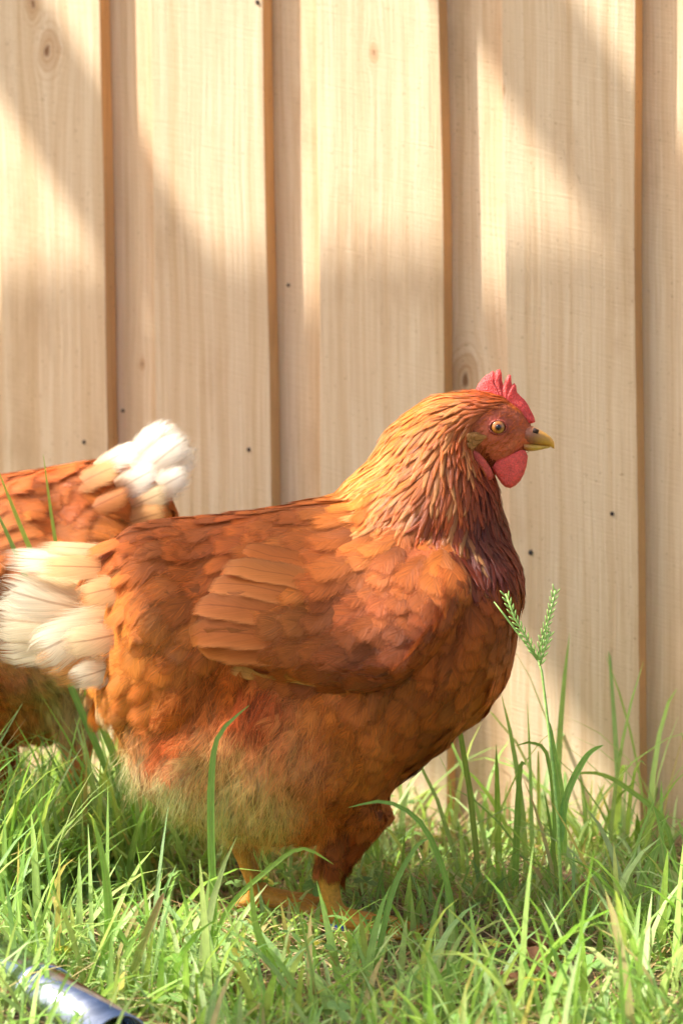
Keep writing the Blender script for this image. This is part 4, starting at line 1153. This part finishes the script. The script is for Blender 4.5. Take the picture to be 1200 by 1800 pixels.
hero('long grass blade arching over in front of the right-hand paling', [(1190, 1560), (1170, 1450), (1100, 1385), (1050, 1360), (1000, 1362)], 1.95, .0060, G2, G3)
hero('upright grass blade standing by the base of the middle paling', [(905, 1560), (908, 1460), (914, 1350), (926, 1346)][:3] + [(924, 1345)], 1.88, .0075, G2, G1)
hero("thin grass blade rising straight before the rear hen's back", [(230, 1420), (165, 1240), (118, 1060), (94, 930), (76, 798)], 1.97, .0068, G2, G3)
hero("broad bright grass blade slanting left before the rear hen's wing", [(240, 1430), (150, 1210), (80, 1030), (38, 930), (-8, 815)], 1.98, .0085, G3, G3)
hero('grass blade leaning left, lowest of the three before the rear hen', [(220, 1440), (130, 1220), (60, 1050), (18, 950), (-16, 880)], 1.99, .0080, G2, G2)
hero('pale wide grass blade curving up at far left bottom', [(160, 1790), (190, 1650), (186, 1540), (165, 1440)], 1.58, .0085, G1, G1)
hero('tall wide grass blade in the left foreground leaning right', [(215, 1800), (240, 1690), (275, 1600), (288, 1570)], 1.56, .0078, G1, srgb(190, 130, 110))
hero('long grass blade in the middle foreground leaning left', [(520, 1800), (480, 1700), (450, 1630), (440, 1540)], 1.56, .0078, G2, G3)
hero('bluish grass blade arching left beside the shoulder-high seed heads', [(960, 1560), (975, 1450), (962, 1330), (935, 1306), (905, 1312)], 1.86, .0050, G2, G1)
hero('wide grass blade slanting right across the right foreground', [(690, 1800), (740, 1745), (820, 1690), (905, 1660)], 1.58, .0070, G1, G2)
hero('pale dry-edged grass blade lying low in the right foreground', [(930, 1800), (960, 1765), (1010, 1745), (1060, 1738)], 1.56, .0066, srgb(196, 206, 140), srgb(220, 216, 160))
hero("slender grass blade curving over beside the front hen's near foot", [(640, 1790), (668, 1660), (692, 1560), (730, 1490), (755, 1474)], 1.64, .0056, G2, G2)

# ---- grass with seed heads in front of the hen's breast
def seed_grass():
    Yp = 1.69; base = on_ground(985, 1610); base = Vector((ray_plane(990, 1600, Yp).x, Yp, -.004))
    root = empty('seed_head_grass', base); tag(root, "tall grass stalk with spiky green seed heads before the hen's breast", 'grass stalk')
    q = lambda x, y, yy=Yp: ray_plane(x, y, yy) - base
    v, f = tube([Vector((0, 0, 0)), q(980, 1440), q(964, 1280), q(952, 1180), q(944, 1158)], [.0014, .0013, .0011, .0009, .0007], 8)
    mesh_obj('stem', v, f, M['stem'], root)
    ribbon('leaf', [q(990, 1500), q(985, 1400), q(972, 1320), q(966, 1270)], 0.0062, G1, G2, M['grass'], root)
    ribbon('leaf', [q(984, 1480), q(995, 1400), q(1030, 1330), q(1060, 1310)], .0055, G2, G2, M['grass'], root)
    def spike(pts, dens, rad):
        pts = [q(*p) for p in pts]; n = len(pts)
        v, f = tube(pts, [.0009] * n, 6); sp = mesh_obj('seed_spike', v, f, M['stem'], root)
        V, F = [], []; Lc = [0]
        for a, b in zip(pts, pts[1:]): Lc.append(Lc[-1] + (b - a).length)
        m = int(Lc[-1] * dens); grains = 0
        for i in range(m):
            s = Lc[-1] * (i + .5) / m; k = max(j for j in range(n - 1) if Lc[j] <= s); fr = (s - Lc[k]) / (Lc[k + 1] - Lc[k])
            c = pts[k].lerp(pts[k + 1], fr); d = (pts[k + 1] - pts[k]).normalized(); sd = d.cross(Vector((0, 1, 0))) * (1 if i % 2 else -1)
            dd = (d + sd * .45 + Vector((0, -.15, 0))).normalized(); c = c + sd * .0009
            o = len(V); pv, pf = tube([c, c + dd * .0018, c + dd * .0040, c + dd * .0056], [.0004, rad, rad * .8, .0002], 6)
            V += pv; F += [tuple(x + o for x in t) for t in pf]
        g = mesh_obj('seed_grains', V, F, M['stem'], sp); g['kind'] = 'stuff'
    spike([(944, 1158), (925, 1122), (903, 1085), (888, 1044)], 420, .0008)
    spike([(946, 1160), (952, 1125), (966, 1080), (976, 1036)], 420, .0007)
    spike([(948, 1170), (957, 1140), (966, 1110)], 380, .0008)
    v, f = tube([q(944, 1160), q(915, 1120), q(885, 1080), q(868, 1058)], [.0010, .0009, .0008, .0004], 6)
    mesh_obj('stalk', v, f, M['stem'], root)
M['stem'] = simple_mat('green_stem', srgb(160, 194, 104), .5, .35, 0, .25, 300, .0004)
seed_grass()

# ---- crumpled dead leaves
def dead_leaf(px, py, s, seed, label):
    r = random.Random(seed); g = on_ground(px, py, .018); n = 9; V, F, Cc, U = [], [], [], []
    a0 = r.uniform(0, 6.28); ph = [r.uniform(0, 6.28) for _ in range(3)]
    for i in range(n):
        t = i / (n - 1); w = s * .42 * math.sin(math.pi * min(1, .08 + t * .92)) ** .7 * r.uniform(.6, 1.15)
        for c in (-1, -.5, 0, .5, 1):
            x = (t - .5) * s; y = c * w; z = .22 * s * c * c + .10 * s * math.sin(7 * t + ph[0] + 2 * c) + .06 * s * math.sin(9 * c + 5 * t + ph[1])
            V.append((x * math.cos(a0) - y * math.sin(a0), x * math.sin(a0) + y * math.cos(a0), z + .25 * s * t)); U.append((.5 + c * .499, t * 2))
            Cc.append(np.array(srgb(132, 92, 62)) * (.6 + .35 * r.random()))
    for i in range(n - 1):
        for k in range(4): a = i * 5 + k; F.append((a, a + 1, a + 6, a + 5))
    o = mesh_obj('dead_leaf', V, F, M['deadleaf'], None, np.array(Cc), np.array(U)); o.location = g
    tag(o, label, 'leaf', 'dead brown leaves in the right foreground')
for i, (px, py, s, lb) in enumerate([
    (948, 1672, .030, 'curled dead brown leaf, topmost of the heap in the right foreground'), (925, 1702, .034, 'crumpled dead brown leaf in the middle of the right foreground heap'),
    (970, 1695, .026, 'small dead brown leaf at the right of the foreground heap'), (905, 1738, .030, 'dead brown leaf lowest in the right foreground heap'),
    (952, 1725, .024, 'smallest dead brown leaf under the foreground heap')]):
    dead_leaf(px, py, s, 40 + i, lb)

# ---- shiny metal tube at the lower left
def metal_tube():
    m = N('polished_tube'); m.b.inputs['Metallic'].default_value = 1.0; m.b.inputs['Roughness'].default_value = .16
    tc = m.new('ShaderNodeTexCoord').outputs['Object']; n = m.noise(tc, 40, 4)
    m.put(m.b.inputs['Base Color'], m.ramp(n, [(.35, (.26, .29, .34)), (.65, (.46, .50, .58))])); m.put(m.b.inputs['Roughness'], m.maprange(n, .3, .7, .10, .28))
    a = on_ground(-85, 1640, .016); b = on_ground(212, 1838, .018)
    root = empty('metal_tube', Vector((a.x, a.y, 0))); tag(root, 'shiny grey metal tube lying in the grass at the lower left', 'tube')
    d = (b - a); L = d.length; d.normalize(); s = d.cross(Vector((0, 0, 1))); V, F = [], []; n1 = 28
    ring = [(0, .0178), (0, .0195), (L * .5, .0195), (L, .0195), (L, .0178), (L * .5, .0178)]
    for (t, r) in ring:
        for k in range(n1):
            f = 2 * math.pi * k / n1; V.append(d * t + s * r * math.cos(f) + Vector((0, 0, 1)) * (r * math.sin(f) + .016))
    for i in range(len(ring)):
        j = (i + 1) % len(ring)
        for k in range(n1): F.append((i * n1 + k, i * n1 + (k + 1) % n1, j * n1 + (k + 1) % n1, j * n1 + k))
    mesh_obj('tube_wall', V, F, m.m, root)
    V, F = [], []
    for (t, r) in [(L * .55, .0196), (L * .55, .0210), (L * .62, .0210), (L * .62, .0196)]:
        for k in range(n1):
            f = 2 * math.pi * k / n1; V.append(d * t + s * r * math.cos(f) + Vector((0, 0, 1)) * (r * math.sin(f) + .016))
    for i in range(4):
        j = (i + 1) % 4
        for k in range(n1): F.append((i * n1 + k, i * n1 + (k + 1) % n1, j * n1 + (k + 1) % n1, j * n1 + k))
    mesh_obj('collar', V, F, m.m, root)
metal_tube()
